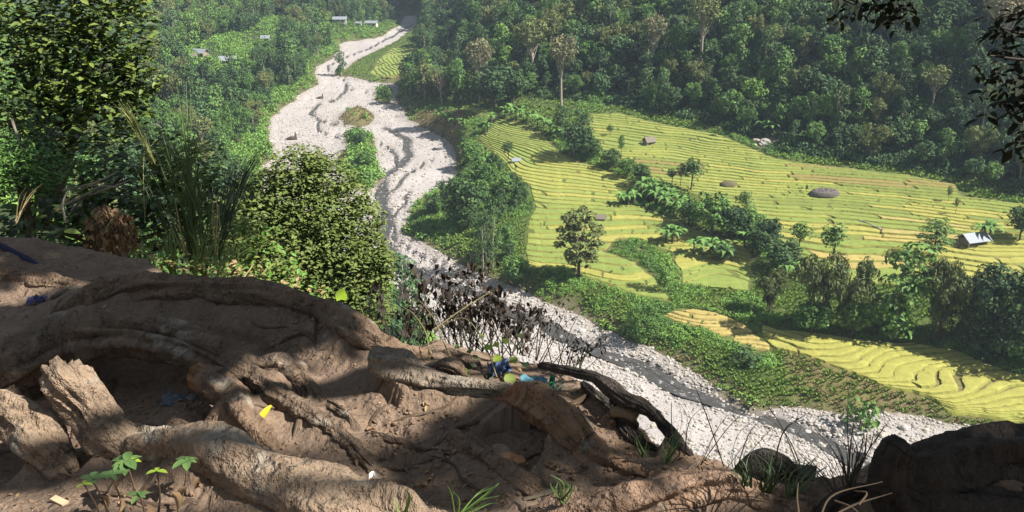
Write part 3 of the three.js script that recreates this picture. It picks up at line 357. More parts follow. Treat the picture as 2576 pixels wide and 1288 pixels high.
proto('lone', () => { const R = rng(300), h = 19, L = []; for (let k = 0; k < 40; k++) { const yy = k / 39, y = 5.2 + 13 * yy, w = 5.6 * Math.sqrt(Math.sin(Math.PI * (0.14 + 0.82 * yy))), a = k * 2.4 + R(), q = w * (0.45 + 0.55 * R()); L.push([Math.cos(a) * q, y + R() - 0.5, Math.sin(a) * q, 1.15 + R() * 0.55, 0.6 + R() * 0.25, 1.15 + R() * 0.55]); } for (const a of [0.4, 2.6, 4.4]) L.push([Math.cos(a) * 2.4, 3.4, Math.sin(a) * 2.4, 0.8, 0.5, 0.8]); return { h, crown: leaves(R, L, { leaf: 0.9, per: 4, up: 0.8, loose: 0.8 }), trunk: wood(R, V3(0, 0, 0), V3(0.3, 15, 0.2), 0.42, L, 0.8), bark: 'bark' }; });
proto('dome', () => { const R = rng(330), h = 16, L = lobesIn(R, 46, 0, 8.6, 0, 6.2, 6.2, 6.2, 1.7, 0.75); for (let k = 0; k < 10; k++) { const a = k * 0.63; L.push([Math.cos(a) * 5.2, 3 + 1.5 * R(), Math.sin(a) * 5.2, 1.5, 1.2, 1.5]); } return { h, crown: leaves(R, L, { leaf: 0.62, per: 3 }), trunk: wood(R, V3(0, 0, 0), V3(0, 11, 0), 0.4, L.slice(0, 10)), bark: 'bark' }; });
proto('feathery', () => { const R = rng(310), h = 18, L = []; for (let k = 0; k < 34; k++) { const a = k * 2.4 + R(), q = 0.6 + 3.4 * R(), y = 3 + 14.5 * (k / 33) * (1 - 0.05 * q); L.push([Math.cos(a) * q, y, Math.sin(a) * q, 0.95 + R() * 0.6, 1.1 + R() * 0.7, 0.95 + R() * 0.6]); } return { h, crown: leaves(R, L, { leaf: 0.62, ratio: 0.4, per: 2.4, droop: 0.9 }), trunk: mergeGeometries([wood(R, V3(0, 0, 0), V3(0.4, 16, 0), 0.22, L.slice(8, 20)), wood(R, V3(1.6, 0, 0.5), V3(2.2, 14, 0.6), 0.18, []), wood(R, V3(-1.7, 0, 0.8), V3(-2, 13, 0.9), 0.18, [])]), bark: 'paleBark' }; });
for (const k in PROTO) PROTO[k] = PROTO[k].map(f => f());
console.log('tree triangles', Object.values(PROTO).flat().reduce((s, p) => s + p.crown.attributes.position.count / 3 + p.trunk.index.count / 3, 0));
const triBudget = { n: 0 };
const seenProto = new Map();
function plant(kind, vi, leafKind, p, H, turn, label, category, group, name, widen = 1) {
  const P = PROTO[kind][vi % PROTO[kind].length], key = kind + vi % PROTO[kind].length + leafKind, nm = name || 'broadleaf_tree';
  let src = seenProto.get(key), o;
  if (!src) { o = new THREE.Group(); mesh('crown', P.crown, LEAF[leafKind], o); mesh('trunk', P.trunk, M[P.bark], o); seenProto.set(key, o); } else o = src.clone();
  o.name = numbered(nm); o.userData = {}; o.position.set(p.x, p.y - 0.15, p.z); o.rotation.set(0, turn, 0); const s = H / P.h; o.scale.set(s * widen, s, s * widen); scene.add(o); return tag(o, label, category, group);
}
const sizeAt = (p, px) => px * Math.hypot(p.x, p.y - EYE, p.z) / FPX;

// ---- banana plants: each leaf its own blade
const bananaRoot = (() => {
  const o = new THREE.Group(), R = rng(400);
  mesh('stem', tube([V3(0, -0.3, 0), V3(0.03, 1, 0), V3(0, 2, 0)], [0.16, 0.13, 0.08], 5, 7), M.bark, o);
  const blade = v => { const pos = [], idx = [], col = [], N = 7, LL = 2.6; for (let i = 0; i <= N; i++) { const f = i / N, d = LL * f, up = 0.95 * d - 0.36 * d * d * (0.8 + 0.3 * v), out = d * (0.72 + 0.1 * v), w = 0.36 * Math.sin(Math.PI * Math.min(1, 0.08 + f * 0.95)) + 0.02; for (const [s, dy] of [[-1, 0.1], [0, 0], [1, 0.1]]) { pos.push(out, up + dy * w * 2, s * w); const c = (0.85 + 0.3 * R()) * (s ? 1 : 1.25); col.push(c, c, c); } } for (let i = 0; i < N; i++) for (let j = 0; j < 2; j++) { const a = i * 3 + j; idx.push(a, a + 1, a + 3, a + 3, a + 1, a + 4); } return geo(pos, idx, col); };
  const B = [blade(0), blade(1), blade(0.5)];
  for (let k = 0; k < 9; k++) { const m = mesh('leaf', B[k % 3], LEAF.banana, o); m.position.y = 1.7 + 0.05 * k; m.rotation.set(0, k * 2.4, 0); m.rotation.order = 'YXZ'; m.rotation.z = (k % 3) * 0.28 - 0.25; m.scale.setScalar(0.85 + 0.3 * R()); }
  return o;
})();
let bananaFirst = true;
function banana(px, py, hpx, label, group) { const p = at(px, py, 0, 60), R = rng(px * 7 + py), o = bananaFirst ? bananaRoot : bananaRoot.clone(); bananaFirst = false; o.name = numbered('banana_plant'); o.userData = {}; o.position.copy(p); o.rotation.set(0, R() * 6.3, 0); o.scale.setScalar(sizeAt(p, hpx) / 3.1); scene.add(o); group ? queueLabel(o, px, 'banana plant', label, 'banana plant', group) : tag(o, label, 'banana plant'); }

// ---- trees that stand alone or can be told apart: [kind, variant, leaf, x, y, height in photo px, widen, label, name, category]
const T = (kind, v, leaf, px, py, hpx, widen, label, name = 'broadleaf_tree', category = 'tree', group) => { const p = at(px, py, 0, 60); plant(kind, v, leaf, p, sizeAt(p, hpx), (px * 0.37) % 6.28, label, category, group, name, widen); };
T('lone', 0, 'olive', 1455, 702, 186, 1.05, 'big lone open-crowned olive tree at the lower end of the middle terraces', 'lone_tree');
T('lollipop', 0, 'dark', 1278, 404, 50, 1.35, 'small dark oval tree right beside the small hut in the middle terraces');
T('lollipop', 1, 'dark', 1534, 342, 28, 1.4, 'tiny dark round tree near the top of the right terraces');
T('lollipop', 2, 'mid', 1562, 402, 64, 0.6, 'thin tall sparse tree at the left edge of the right terraces', 'slender_tree');
T('lollipop', 0, 'dark', 1738, 480, 82, 1.4, 'dense dark oval tree on a short trunk above the banana thicket');
T('lollipop', 1, 'dark', 1690, 464, 42, 1.5, 'small round dark tree left of the dense oval tree');
T('lollipop', 2, 'tan', 1712, 470, 60, 0.8, 'thin brownish tree half hidden behind the dense oval tree');
T('tall', 0, 'dark', 1416, 342, 74, 1.5, 'dark tall ragged tree at the upper end of the banana row');
T('tall', 1, 'dark', 1466, 384, 104, 1.2, 'tall tree with a pale bare trunk between the two terrace fields');
T('broad', 0, 'deep', 1446, 398, 86, 1.1, 'dark broad tree standing left of the pale-trunked tree between the fields');
T('broad', 1, 'dark', 1538, 424, 50, 1.1, 'small bushy tree on the ditch between the two terrace fields');
T('broad', 2, 'dark', 1612, 470, 58, 1.1, 'dark round bushy tree at the upper tip of the lower banana thicket');
T('broad', 3, 'mid', 1790, 594, 104, 1.15, 'wide many-branched green tree right of the banana thicket');
T('broad', 3, 'dark', 1742, 572, 66, 1.2, 'dark rounded tree in the middle of the long banana thicket');
T('broad', 0, 'mid', 1664, 500, 44, 1.3, 'low green tree behind the upper part of the long banana thicket');
T('broad', 2, 'deep', 1838, 604, 84, 1.2, 'dark tree just right of the wide many-branched green tree');
T('broad', 4, 'dark', 1906, 652, 76, 1.1, 'dark leafy tree at the left edge of the tree belt');
T('broad', 1, 'dark', 1816, 656, 46, 1.6, 'low dark thicket tree behind the wide banana clump');
T('broad', 3, 'dark', 1486, 398, 52, 1.3, 'dark bushy tree right below the pale-trunked tree between the fields');
T('broad', 4, 'mid', 1576, 446, 48, 1.4, 'green bushy tree along the ditch above the small banana clump');
T('tall', 2, 'mid', 1874, 550, 66, 1.9, 'leafy creeper-covered column of a tree behind the banana thicket');
T('broad', 4, 'deep', 1930, 636, 84, 1.25, 'dense dark tree in the belt between the lower ends of the terraces');
T('broad', 0, 'dark', 1968, 680, 74, 1.5, 'low spreading dark tree at the lower end of the tree belt');
T('broad', 1, 'mid', 1886, 600, 70, 1.2, 'mid-green bushy tree in the belt above the creeper-covered slope');
T('lollipop', 2, 'mid', 2008, 634, 74, 1.35, 'slim pale-green tree with a round crown at the lower left of the right terraces');
T('lollipop', 0, 'mid', 2090, 668, 106, 1.25, 'tall two-lobed green tree on a bare trunk at the foot of the right terraces');
T('lollipop', 1, 'dark', 2046, 695, 50, 1.0, 'small dark bushy tree in front of the two-lobed tree');
T('lollipop', 2, 'dark', 2180, 738, 78, 0.62, 'slender lollipop tree with a long pale trunk between the bamboo clumps', 'slender_tree');
T('layered', 0, 'mid', 2345, 652, 98, 1.2, 'tree with stacked leafy layers left of the tin-roofed house');
T('broad', 2, 'dark', 2564, 606, 78, 1.1, 'dark spreading tree right of the tin-roofed house');
T('lollipop', 0, 'olive', 2385, 508, 38, 0.8, 'small dull tree near the upper right edge of the terraces');
T('lollipop', 1, 'olive', 2403, 540, 42, 0.6, 'thin small tree just below the small dull tree');
T('lollipop', 2, 'olive', 1808, 342, 24, 1.2, 'small brownish bushy tree near the bare soil patch at the field top');
T('lollipop', 0, 'dark', 2028, 486, 22, 0.7, 'tiny dark tree at the left end of the stone mound');
T('tall', 3, 'bright', 1672, 734, 96, 1.25, 'bright green creeper-hung column standing in the grass below the terraces', 'creeper_column', 'tree');
T('bamboo', 0, 'bamboo', 1935, 786, 110, 1.0, 'feathery olive bamboo clump leftmost of the bamboo belt', 'bamboo_clump', 'bamboo');
T('bamboo', 1, 'bamboo', 2050, 836, 195, 0.9, 'largest drooping olive bamboo clump above the golden paddies', 'bamboo_clump', 'bamboo');
T('bamboo', 2, 'bamboo', 2128, 842, 190, 0.85, 'olive bamboo clump directly right of the largest bamboo clump', 'bamboo_clump', 'bamboo');
T('bamboo', 0, 'bamboo', 2352, 860, 204, 0.95, 'tall drooping bamboo clump left of the dark dome tree', 'bamboo_clump', 'bamboo');
T('bamboo', 1, 'bamboo', 2425, 876, 170, 0.8, 'lower olive bamboo clump leaning on the dark dome tree', 'bamboo_clump', 'bamboo');
T('tall', 0, 'mid', 2252, 852, 222, 1.35, 'tall green creeper-hung tree in the middle of the bamboo belt');
T('broad', 3, 'mid', 2040, 842, 86, 1.2, 'low rounded green tree at the foot of the largest bamboo clump');
T('broad', 1, 'mid', 2140, 848, 98, 1.0, 'rounded green tree at the foot of the bamboo just above the paddies');
T('dome', 0, 'deep', 2490, 885, 216, 1.0, 'huge dark dome-shaped tree at the right end of the bamboo belt');
T('dome', 0, 'dark', 2590, 915, 235, 1.0, 'dark dense tree cut by the right edge below the dome tree');
T('shrub', 0, 'bright', 2482, 862, 60, 1.0, 'pale leafy bush in front of the dark dome tree', 'bush', 'bush');
T('broad', 0, 'dark', 1166, 566, 118, 1.05, 'dark broad tree on the green point beside the river bend');
T('broad', 3, 'dark', 1096, 536, 48, 1.3, 'small dark bushy tree nearest the river on the green point');
T('feathery', 0, 'dark', 1224, 692, 196, 0.95, 'dark feathery tree group with thin pale trunks on the river bank');
T('broad', 2, 'mid', 1292, 722, 84, 1.1, 'round green tree at the corner of the lower middle terraces');
T('lollipop', 0, 'mid', 1272, 512, 76, 1.1, 'pale-trunked leafy tree at the left edge of the middle terraces');
T('lollipop', 2, 'dark', 1314, 512, 58, 1.0, 'small dark tree touching the left edge of the middle terraces');
T('broad', 4, 'mid', 1232, 484, 76, 1.0, 'leafy green tree on the bank between river and middle terraces');
T('broad', 1, 'mid', 1186, 402, 46, 1.7, 'low wide green thicket tree on the bank beside the upper river bend');
T('dome', 0, 'mid', 1618, 858, 112, 0.95, 'grey-green bushy tree on the bank edge left of the pale terraces');
T('shrub', 1, 'deep', 1880, 920, 46, 1.4, 'dark leafy bush on the grassy bank below the pale terraces', 'bush', 'bush');
T('shrub', 2, 'mid', 2160, 1080, 80, 0.9, 'green bush spilling over the edge of the bank onto the gravel', 'bush', 'bush');
T('bare', 0, 'pink', 1112, 262, 96, 0.9, 'bare pinkish tree with pale branches at the upper end of the river bank');
T('umbrella', 0, 'brown', 1206, 268, 168, 0.85, 'brown-crowned tree with pale trunk leftmost of the tall pale-trunked trees');
T('umbrella', 1, 'olive', 1336, 216, 168, 0.95, 'very tall tree with a long forked pale trunk and olive crown');
T('umbrella', 2, 'brown', 1412, 270, 182, 0.8, 'tall brownish tree with a straight white trunk at the top of the terraces');
T('umbrella', 0, 'olive', 1762, 170, 170, 1.0, 'large pale olive flat-topped tree standing out of the dark forest');
T('umbrella', 1, 'brown', 1640, 190, 150, 0.75, 'brownish flat-crowned tree left of the large pale olive tree');
T('umbrella', 2, 'tan', 2505, 190, 190, 1.0, 'large tan-crowned tree high in the forest behind the hanging leaves');
T('broad', 1, 'deep', 1245, 272, 104, 1.3, 'dark dense tree mass left of the upper banana row');
T('broad', 4, 'dark', 1290, 262, 84, 1.1, 'dark round tree directly above the upper banana row');
T('broad', 2, 'dark', 904, 374, 40, 1.1, 'dark bushy tree at the upper end of the planted river island');
T('broad', 3, 'mid', 918, 422, 44, 1.2, 'green bushy tree in the middle of the planted river island');
T('shrub', 3, 'mid', 928, 458, 28, 1.5, 'low bush at the lower tip of the planted river island', 'bush', 'bush');
T('broad', 0, 'dark', 970, 262, 40, 1.0, 'small dark tree on the gravel island by the upper river');
T('tall', 1, 'dark', 858, 186, 56, 1.3, 'dark narrow tree on the grassy tip inside the upper river bend');
T('shrub', 0, 'brown', 1545, 420, 26, 1, 'reddish-brown bush on the ditch between the terrace fields', 'bush', 'bush');
[[1272, 300], [1298, 306], [1326, 313], [1352, 322], [1384, 337], [1402, 350]].forEach(([x, y], i) => banana(x, y, 34, 'front line of the upper banana row', 'upper banana row'));
for (const [x, y] of [[1286, 293], [1312, 300], [1340, 308], [1368, 326]]) banana(x, y, 32, 'back line of the upper banana row', 'back line of the upper banana row');
for (const [x, y] of [[1104, 306], [1120, 316], [1142, 322], [1166, 326], [1130, 308]]) banana(x, y, 30, 'grove beside the dry river bank', 'river-side banana grove');
for (const [x, y] of [[1226, 334], [1236, 314]]) banana(x, y, 30, 'gap left of the middle terraces', 'bananas in the terrace gap');
banana(1226, 424, 34, 'single banana plant on the bank beside the middle terraces');
for (const [x, y] of [[1562, 516], [1580, 518], [1594, 514]]) banana(x, y, 34, 'small separate clump left of the thicket', 'small banana clump');
for (const [x, y] of [[1618, 492], [1634, 506], [1652, 516], [1672, 530], [1694, 544], [1716, 552], [1640, 488], [1664, 504], [1688, 520], [1710, 530], [1732, 566]]) banana(x, y, 44, 'long thicket between the two terrace fields', 'long banana thicket');
for (const [x, y] of [[1674, 612], [1690, 616], [1704, 610]]) banana(x, y, 46, 'round clump inside the middle terraces', 'round banana clump');
for (const [x, y] of [[1744, 640], [1768, 648], [1794, 654], [1822, 662], [1786, 636], [1812, 644]]) banana(x, y, 44, 'wide clump at the lower end of the middle terraces', 'wide banana clump');
for (const [x, y] of [[1872, 624], [1894, 632]]) banana(x, y, 46, 'in front of the dense dark belt tree', 'bananas in the tree belt');
for (const [x, y] of [[1975, 700], [2000, 706]]) banana(x, y, 44, 'left of the largest bamboo clump', 'bananas by the bamboo');
for (const [x, y] of [[2472, 606], [2486, 608]]) banana(x, y, 46, 'directly behind the tin-roofed house', 'bananas behind the house');
for (const [x, y] of [[1918, 340], [1938, 344]]) banana(x, y, 40, 'above the bare soil patch', 'bananas above the soil patch');

// ---- the forests: the largest trees one by one, the rest as one mass
const CLEAR = [planT([530, 96, 600, 86, 712, 80, 722, 150, 640, 168, 545, 172]), planT([455, 122, 620, 126, 630, 214, 540, 222, 450, 205]), planT([640, 60, 700, 40, 735, 70, 700, 90, 650, 88]), planT([825, 62, 900, 58, 985, 60, 985, 98, 830, 106])].map(p => area(p));
const GROVE = area(planT([1012, 212, 1050, 190, 1056, 112, 1100, 76, 1200, 120, 1300, 200, 1330, 256, 1230, 260, 1150, 258, 1090, 262, 1030, 252])), BANKS = area(planT([1152, 372, 1225, 384, 1290, 465, 1335, 545, 1318, 676, 1240, 700, 1120, 625, 1050, 555, 1120, 480]));
const shadeOf = (R, x, z) => { const f = n2(x * 0.02, z * 0.02, 101) + (R() - 0.5) * 1.3; return f < -0.4 ? 'deep' : f < 0.15 ? 'dark' : f < 0.3 ? 'blue' : f < 0.72 ? 'mid' : f < 0.85 ? 'bright' : 'olive'; };
{
  const R = rng(777), cand = [], cell = new Map(), D = 6.2, key = (x, z) => Math.floor(x / D) + ',' + Math.floor(z / D);
  const free = (x, z, d) => { for (let i = -1; i < 2; i++) for (let j = -1; j < 2; j++) { const c = cell.get((Math.floor(x / D) + i) + ',' + (Math.floor(z / D) + j)); if (c) for (const q of c) if (Math.hypot(q[0] - x, q[1] - z) < d) return false; } return true; };
  for (let i = 0; i < 90000; i++) {
    const a = (R() * 68 - 34) * Math.PI / 180, r = 110 * Math.pow(12, Math.sqrt(R())), x = Math.sin(a) * r, z = -Math.cos(a) * r;
    const right = inPoly(RHILL, x, z), left = !right && !inPoly(RSIDE, x, z), s = riverIn(x, z), head = z < -760; if (s > -5) continue;
    const grove = !right && GROVE(x, z) > 0, bank = !right && BANKS(x, z) > 1; if (bank && R() > 0.30) continue; if (!right && !left && !head && !grove && !bank) continue; if (left && (r < 150 || a > -0.12 && r < 230)) continue;
    let skip = false; for (const I of ISLANDS) if (I(x, z) > -6) skip = true; for (const D of DRY) if (D(x, z) > -11) skip = true; for (const k in FIELDS) if (FIELDS[k](x, z) > -3) skip = true; for (const C of CLEAR) if (C(x, z) > 0) skip = true; for (const B of BARE) if (B(x, z) > -3) skip = true; if (skip) continue;
    if (right && segDist(FOOT, x, z)[0] < 1 + 7 * R()) continue; if (left && s > -14 && R() < 0.8) continue;
    const y = height(x, z), p = project(x, y, z), q = project(x, y + 10, z); if (!p || p[0] < -60 || p[0] > PW + 60 || q[1] > PH || p[1] < -90) continue;
    if (left && p[0] < 120) continue;
    if (!free(x, z, 4.2 + 2.2 * R())) continue; const k = key(x, z); if (!cell.has(k)) cell.set(k, []); cell.get(k).push([x, z]); cand.push({ x, y, z, r, px: p[0], py: p[1], right, left, grove, bank });
  }
  const pick = c => { const R2 = rng(Math.round(c.x * 31 + c.z * 57)), k = R2(), edge = c.right && segDist(FOOT, c.x, c.z)[0] < 22; c.kind = k < 0.46 ? 'broad' : k < 0.74 ? 'tall' : k < 0.765 ? 'umbrella' : k < 0.92 ? 'bamboo' : 'layered'; c.v = Math.floor(R2() * 5); c.leaf = c.kind === 'umbrella' ? 'olive' : c.kind === 'bamboo' ? (R2() < 0.5 ? 'olive' : 'mid') : shadeOf(R2, c.x, c.z); c.H = { broad: 11, tall: 15, umbrella: 16, bamboo: 13, layered: 10 }[c.kind] * (0.55 + 0.55 * R2() + 0.5 * R2() * R2()) * (edge ? 0.85 : 1); if (c.bank) { c.kind = R2() < 0.6 ? 'broad' : 'lollipop'; c.H = 3.5 + 4 * R2(); c.leaf = R2() < 0.5 ? 'dark' : 'mid'; } c.turn = R2() * 6.3; c.w = c.kind === 'tall' ? 1.15 : 1; c.app = c.H / c.r * (c.left && (c.px < 400 || (c.px < 1000 && c.py > 400)) ? 0.3 : 1); };
  cand.forEach(pick); cand.sort((a, b) => b.app - a.app);
  const vis = cand.filter(c => c.px > -30 && c.px < PW + 30), solo = new Set(vis.slice(0, 290));
  const words = { deep: 'dark bluish green', dark: 'dark green', blue: 'cool green', mid: 'fresh green', olive: 'olive', bright: 'light green', brown: 'brownish' }, form = { broad: 'round-crowned', tall: 'tall ragged', umbrella: 'flat-topped pale-trunked', bamboo: 'drooping bamboo-like', layered: 'layered', lollipop: 'small oval' };
  const where = c => { if (c.bank) return 'on the bank between river and terraces'; if (c.grove) return 'grove right of the upper river'; if (c.left) return c.py > 230 ? 'near left slope behind the reeds' : c.px < 560 ? 'left hillside below the huts' : 'left hillside above the river'; const col = c.px < 1300 ? 'behind the river trees' : c.px < 1560 ? 'above the banana row' : c.px < 1850 ? 'above the thatched hut' : c.px < 2080 ? 'above the soil patch' : c.px < 2320 ? 'above the stone mound' : 'above the tin-roofed house', f = segDist(FOOT, c.x, c.z)[0]; return (f < 18 ? 'forest foot ' : f < 42 ? 'lower slope ' : 'high slope ') + col; };
  const far = new Map();
  for (const c of cand) {
    if (solo.has(c)) queueLabel(plant(c.kind, c.v, c.leaf, c, c.H, c.turn, null, null, null, c.kind === 'bamboo' ? 'bamboo_clump' : 'forest_tree', c.w), c.px, `${words[c.leaf]} ${form[c.kind]} tree`, where(c), 'tree', 'forest trees, ' + where(c));
    else { const k = c.kind + c.v % PROTO[c.kind].length + '|' + c.leaf; if (!far.has(k)) far.set(k, []); far.get(k).push(c); }
  }
  console.log('forest', cand.length, 'solo', solo.size);
  const F = thing('far_forest', 'dense far forest covering the hillsides and the head of the valley', 'forest'); F.userData.kind = 'stuff';
  const m4 = new THREE.Matrix4(), Q = new THREE.Quaternion(), up = V3(0, 1, 0);
  for (const [k, list] of far) { const [pk, leaf] = k.split('|'), kind = pk.slice(0, -1), P = PROTO[kind][+pk.slice(-1)]; for (const [nm, g, mt] of [['crowns', P.crown, LEAF[leaf]], ['trunks', P.trunk, M[P.bark]]]) { const I = new THREE.InstancedMesh(g, mt, list.length); I.name = nm; list.forEach((c, i) => { const s = c.H / P.h; m4.compose(V3(c.x, c.y - 0.2, c.z), Q.setFromAxisAngle(up, c.turn), V3(s * c.w, s, s * c.w)); I.setMatrixAt(i, m4); }); I.castShadow = I.receiveShadow = true; F.add(I); } }
}

// ---- undergrowth: uncountable bushes and tufts on banks and slopes
const tuft = (() => { const R = rng(500), pos = [], idx = [], col = []; for (let i = 0; i < 26; i++) { const a = R() * 6.3, l = 0.5 + R() * 0.6, b = R() * 0.35, w = 0.06 + R() * 0.05, dx = Math.cos(a), dz = Math.sin(a), q = pos.length / 3, c = 0.7 + 0.6 * R(), o = 0.3 * R(); pos.push(dx * o - dz * w, 0, dz * o + dx * w, dx * o + dz * w, 0, dz * o - dx * w, dx * (o + b), l * 0.7, dz * (o + b), dx * (o + b * 2.4), l * (0.8 + 0.2 * R()), dz * (o + b * 2.4)); for (let j = 0; j < 4; j++) col.push(c, c, c); idx.push(q, q + 1, q + 2, q + 2, q + 1, q + 3); } return geo(pos, idx, col); })();
LEAF.grass = new THREE.MeshStandardMaterial({ vertexColors: true, color: RGB(0.17, 0.27, 0.045), roughness: 0.85, side: THREE.DoubleSide });
LEAF.dryGrass = new THREE.MeshStandardMaterial({ vertexColors: true, color: RGB(0.25, 0.215, 0.09), roughness: 0.9, side: THREE.DoubleSide });
{
  const R = rng(888), lists = {}, add = (k, x, y, z, s) => { (lists[k] = lists[k] || []).push([x, y, z, s, R() * 6.3, 0.7 + 0.5 * R()]); };
  const shr = PROTO.shrub.map((_, i) => { const R2 = rng(520 + i), L = lobesIn(R2, 6, 0, 0.55, 0, 0.75, 0.4, 0.75, 0.55, 0.8); return leaves(R2, L, { leaf: 0.42, per: 3 }); });
  for (let i = 0; i < 300000; i++) {
    const a = (R() * 66 - 33) * Math.PI / 180, r = 125 * Math.pow(6.5, R()), x = Math.sin(a) * r, z = -Math.cos(a) * r, s = riverIn(x, z); if (s > -0.6) continue;
    const dens = clamp(r / 380, 0.42, 0.72) * (r > 330 ? 0.62 : 1); if (R() > dens) continue; const sm = r < 260 ? 0.62 : 0.85;
    let f = false, dry = -9, bare = false; for (const k in FIELDS) if (FIELDS[k](x, z) > -0.5 && GULLY(x, z) < 0.5) f = true; if (f) { if (R() < 0.035) add('dark|' + Math.floor(R() * 4), x, height(x, z) + 0.1, z, 0.22 + 0.3 * R() * R()); continue; } let dp = 0.97; DRY.forEach((D, i) => { const v = D(x, z); if (v > dry) { dry = v; dp = i === 2 ? 0.5 : 0.97; } }); for (const B of BARE) if (B(x, z) > -0.5) bare = true; if (bare && R() < 0.92) continue;
    const y = height(x, z), n = n2(x * 0.06, z * 0.06, 111) + 0.5 * n2(x * 0.2, z * 0.2, 112), rs = inPoly(RSIDE, x, z), hill = inPoly(RHILL, x, z);
    const p = project(x, y, z); if (!p || p[0] < -40 || p[0] > PW + 40 || p[1] < -30 || p[1] > PH) continue;
    if (dry > 0 && R() < dp) { add('dry|t', x, y, z, (0.5 + 0.7 * R()) * sm); continue; }
    if (s > -3 && R() < 0.5) { add(R() < 0.5 ? 'dry|t' : 'grass|t', x, y, z, (0.7 + 0.7 * R()) * sm); continue; }
    if (n > (hill || !rs ? -0.5 : 0.16)) add((hill ? (n > 0.5 ? 'mid' : 'dark') : n > 0.95 ? 'dark' : n > 0.55 ? 'mid' : 'bright') + '|' + Math.floor(R() * 4), x, y - 0.1, z, (hill || !rs ? 1.7 : 0.8) * (0.45 + 0.8 * R() + 0.7 * R() * R() * R())); else add('grass|t', x, y, z, (0.6 + 0.9 * R()) * sm);
  }
  const U = thing('undergrowth', 'green scrub, creepers and grass covering the river banks and slopes', 'undergrowth'); U.userData.kind = 'stuff';
  const m4 = new THREE.Matrix4(), Q = new THREE.Quaternion(), up = V3(0, 1, 0); let tot = 0;
  for (const k in lists) { const [lf, v] = k.split('|'), g = v === 't' ? tuft : shr[+v], mt = lf === 'dry' ? LEAF.dryGrass : lf === 'grass' ? LEAF.grass : LEAF[lf], I = new THREE.InstancedMesh(g, mt, lists[k].length); I.name = v === 't' ? 'tufts' : 'scrub'; tot += lists[k].length; lists[k].forEach((c, i) => { m4.compose(V3(c[0], c[1], c[2]), Q.setFromAxisAngle(up, c[4]), V3(c[3], c[3] * c[5], c[3])); I.setMatrixAt(i, m4); }); I.castShadow = I.receiveShadow = true; U.add(I); }
  console.log('undergrowth', tot);
}

// ---------------------------------------------------------------- the near ledge: bare soil, exposed roots
const GY = EYE - 1.55;
const near = (px, py, h = 0) => onLevel(px, py, GY + h);
const pxm = (p, px) => px * -project(p.x, p.y, p.z)[2] / -FPX; // photo pixels to metres at a point
const SOILPTS = [-150, 700, .10, 0, 640, .12, 200, 650, .10, 60, 790, -.02, 200, 725, .12, 330, 705, .2, 450, 702, .26, 600, 718, .24, 760, 765, .22, 900, 835, .18, 1000, 885, .14,
  450, 790, .05, 650, 825, .03, 800, 880, .03, 900, 950, .02, 100, 870, .08, 300, 850, .08, 500, 890, .06, 350, 985, -.1, 450, 1030, -.14, 250, 1010, -.06, 130, 1230, 0, 50, 1260, 0, 0, 1120, -.02, 400, 1180, .03, 700, 1210, .04, 900, 1270, .03,
  850, 1060, -.02, 750, 1090, -.02, 1000, 1050, 0, 1050, 1150, -.03, 1000, 1230, 0, 1150, 950, .06, 1250, 1005, .1, 1380, 1030, .16, 1430, 1090, .1, 1250, 1090, .06, 1150, 1150, -.03, 1300, 1230, 0, 1450, 1190, .0, 1600, 1200, .0, 1800, 1210, .03, 1500, 1260, .03, 1700, 1250, .04,
  1150, 880, -.1, 1300, 890, -.12, 1050, 860, -.04, 1450, 990, -.06, 1500, 1050, -.06, 1600, 1130, -.01, 1700, 1150, 0, 1950, 1260, 0, 2100, 1270, .0, 2250, 1150, .05, 2400, 1200, .08, 2550, 1250, .05, 2700, 1150, .05, 1288, 1500, 0, 0, 1600, 0, 2576, 1600, 0];
const soilSpline = (() => { const c = []; for (let i = 0; i < SOILPTS.length; i += 3) { const p = near(SOILPTS[i], SOILPTS[i + 1], SOILPTS[i + 2]); c.push([p.x * 30, p.z * 30, SOILPTS[i + 2]]); } const f = tps(c); return (x, z) => clamp(f(x * 30, z * 30), -0.25, 0.35); })();
const RIM = []; { const r = [-900, 640, .05, -300, 628, .06, 0, 622, .08, 200, 636, .08, 360, 662, .08, 440, 694, .24, 600, 710, .22, 760, 756, .2, 900, 824, .17, 1000, 872, .08, 1100, 872, -.05, 1300, 878, -.06, 1400, 912, -.04, 1480, 972, -.04, 1560, 1088, -.02, 1700, 1144, 0, 1800, 1162, 0, 1950, 1244, .0, 2060, 1248, .0, 2170, 1232, .0, 2300, 1150, .02, 2600, 1120, .02, 3100, 1090, 0]; for (let i = 0; i < r.length; i += 3) RIM.push(near(r[i], r[i + 1], r[i + 2])); }
const NEARPOLY = [...RIM, V3(7, 0, -0.5), V3(7, 0, 7), V3(-9, 0, 7)];
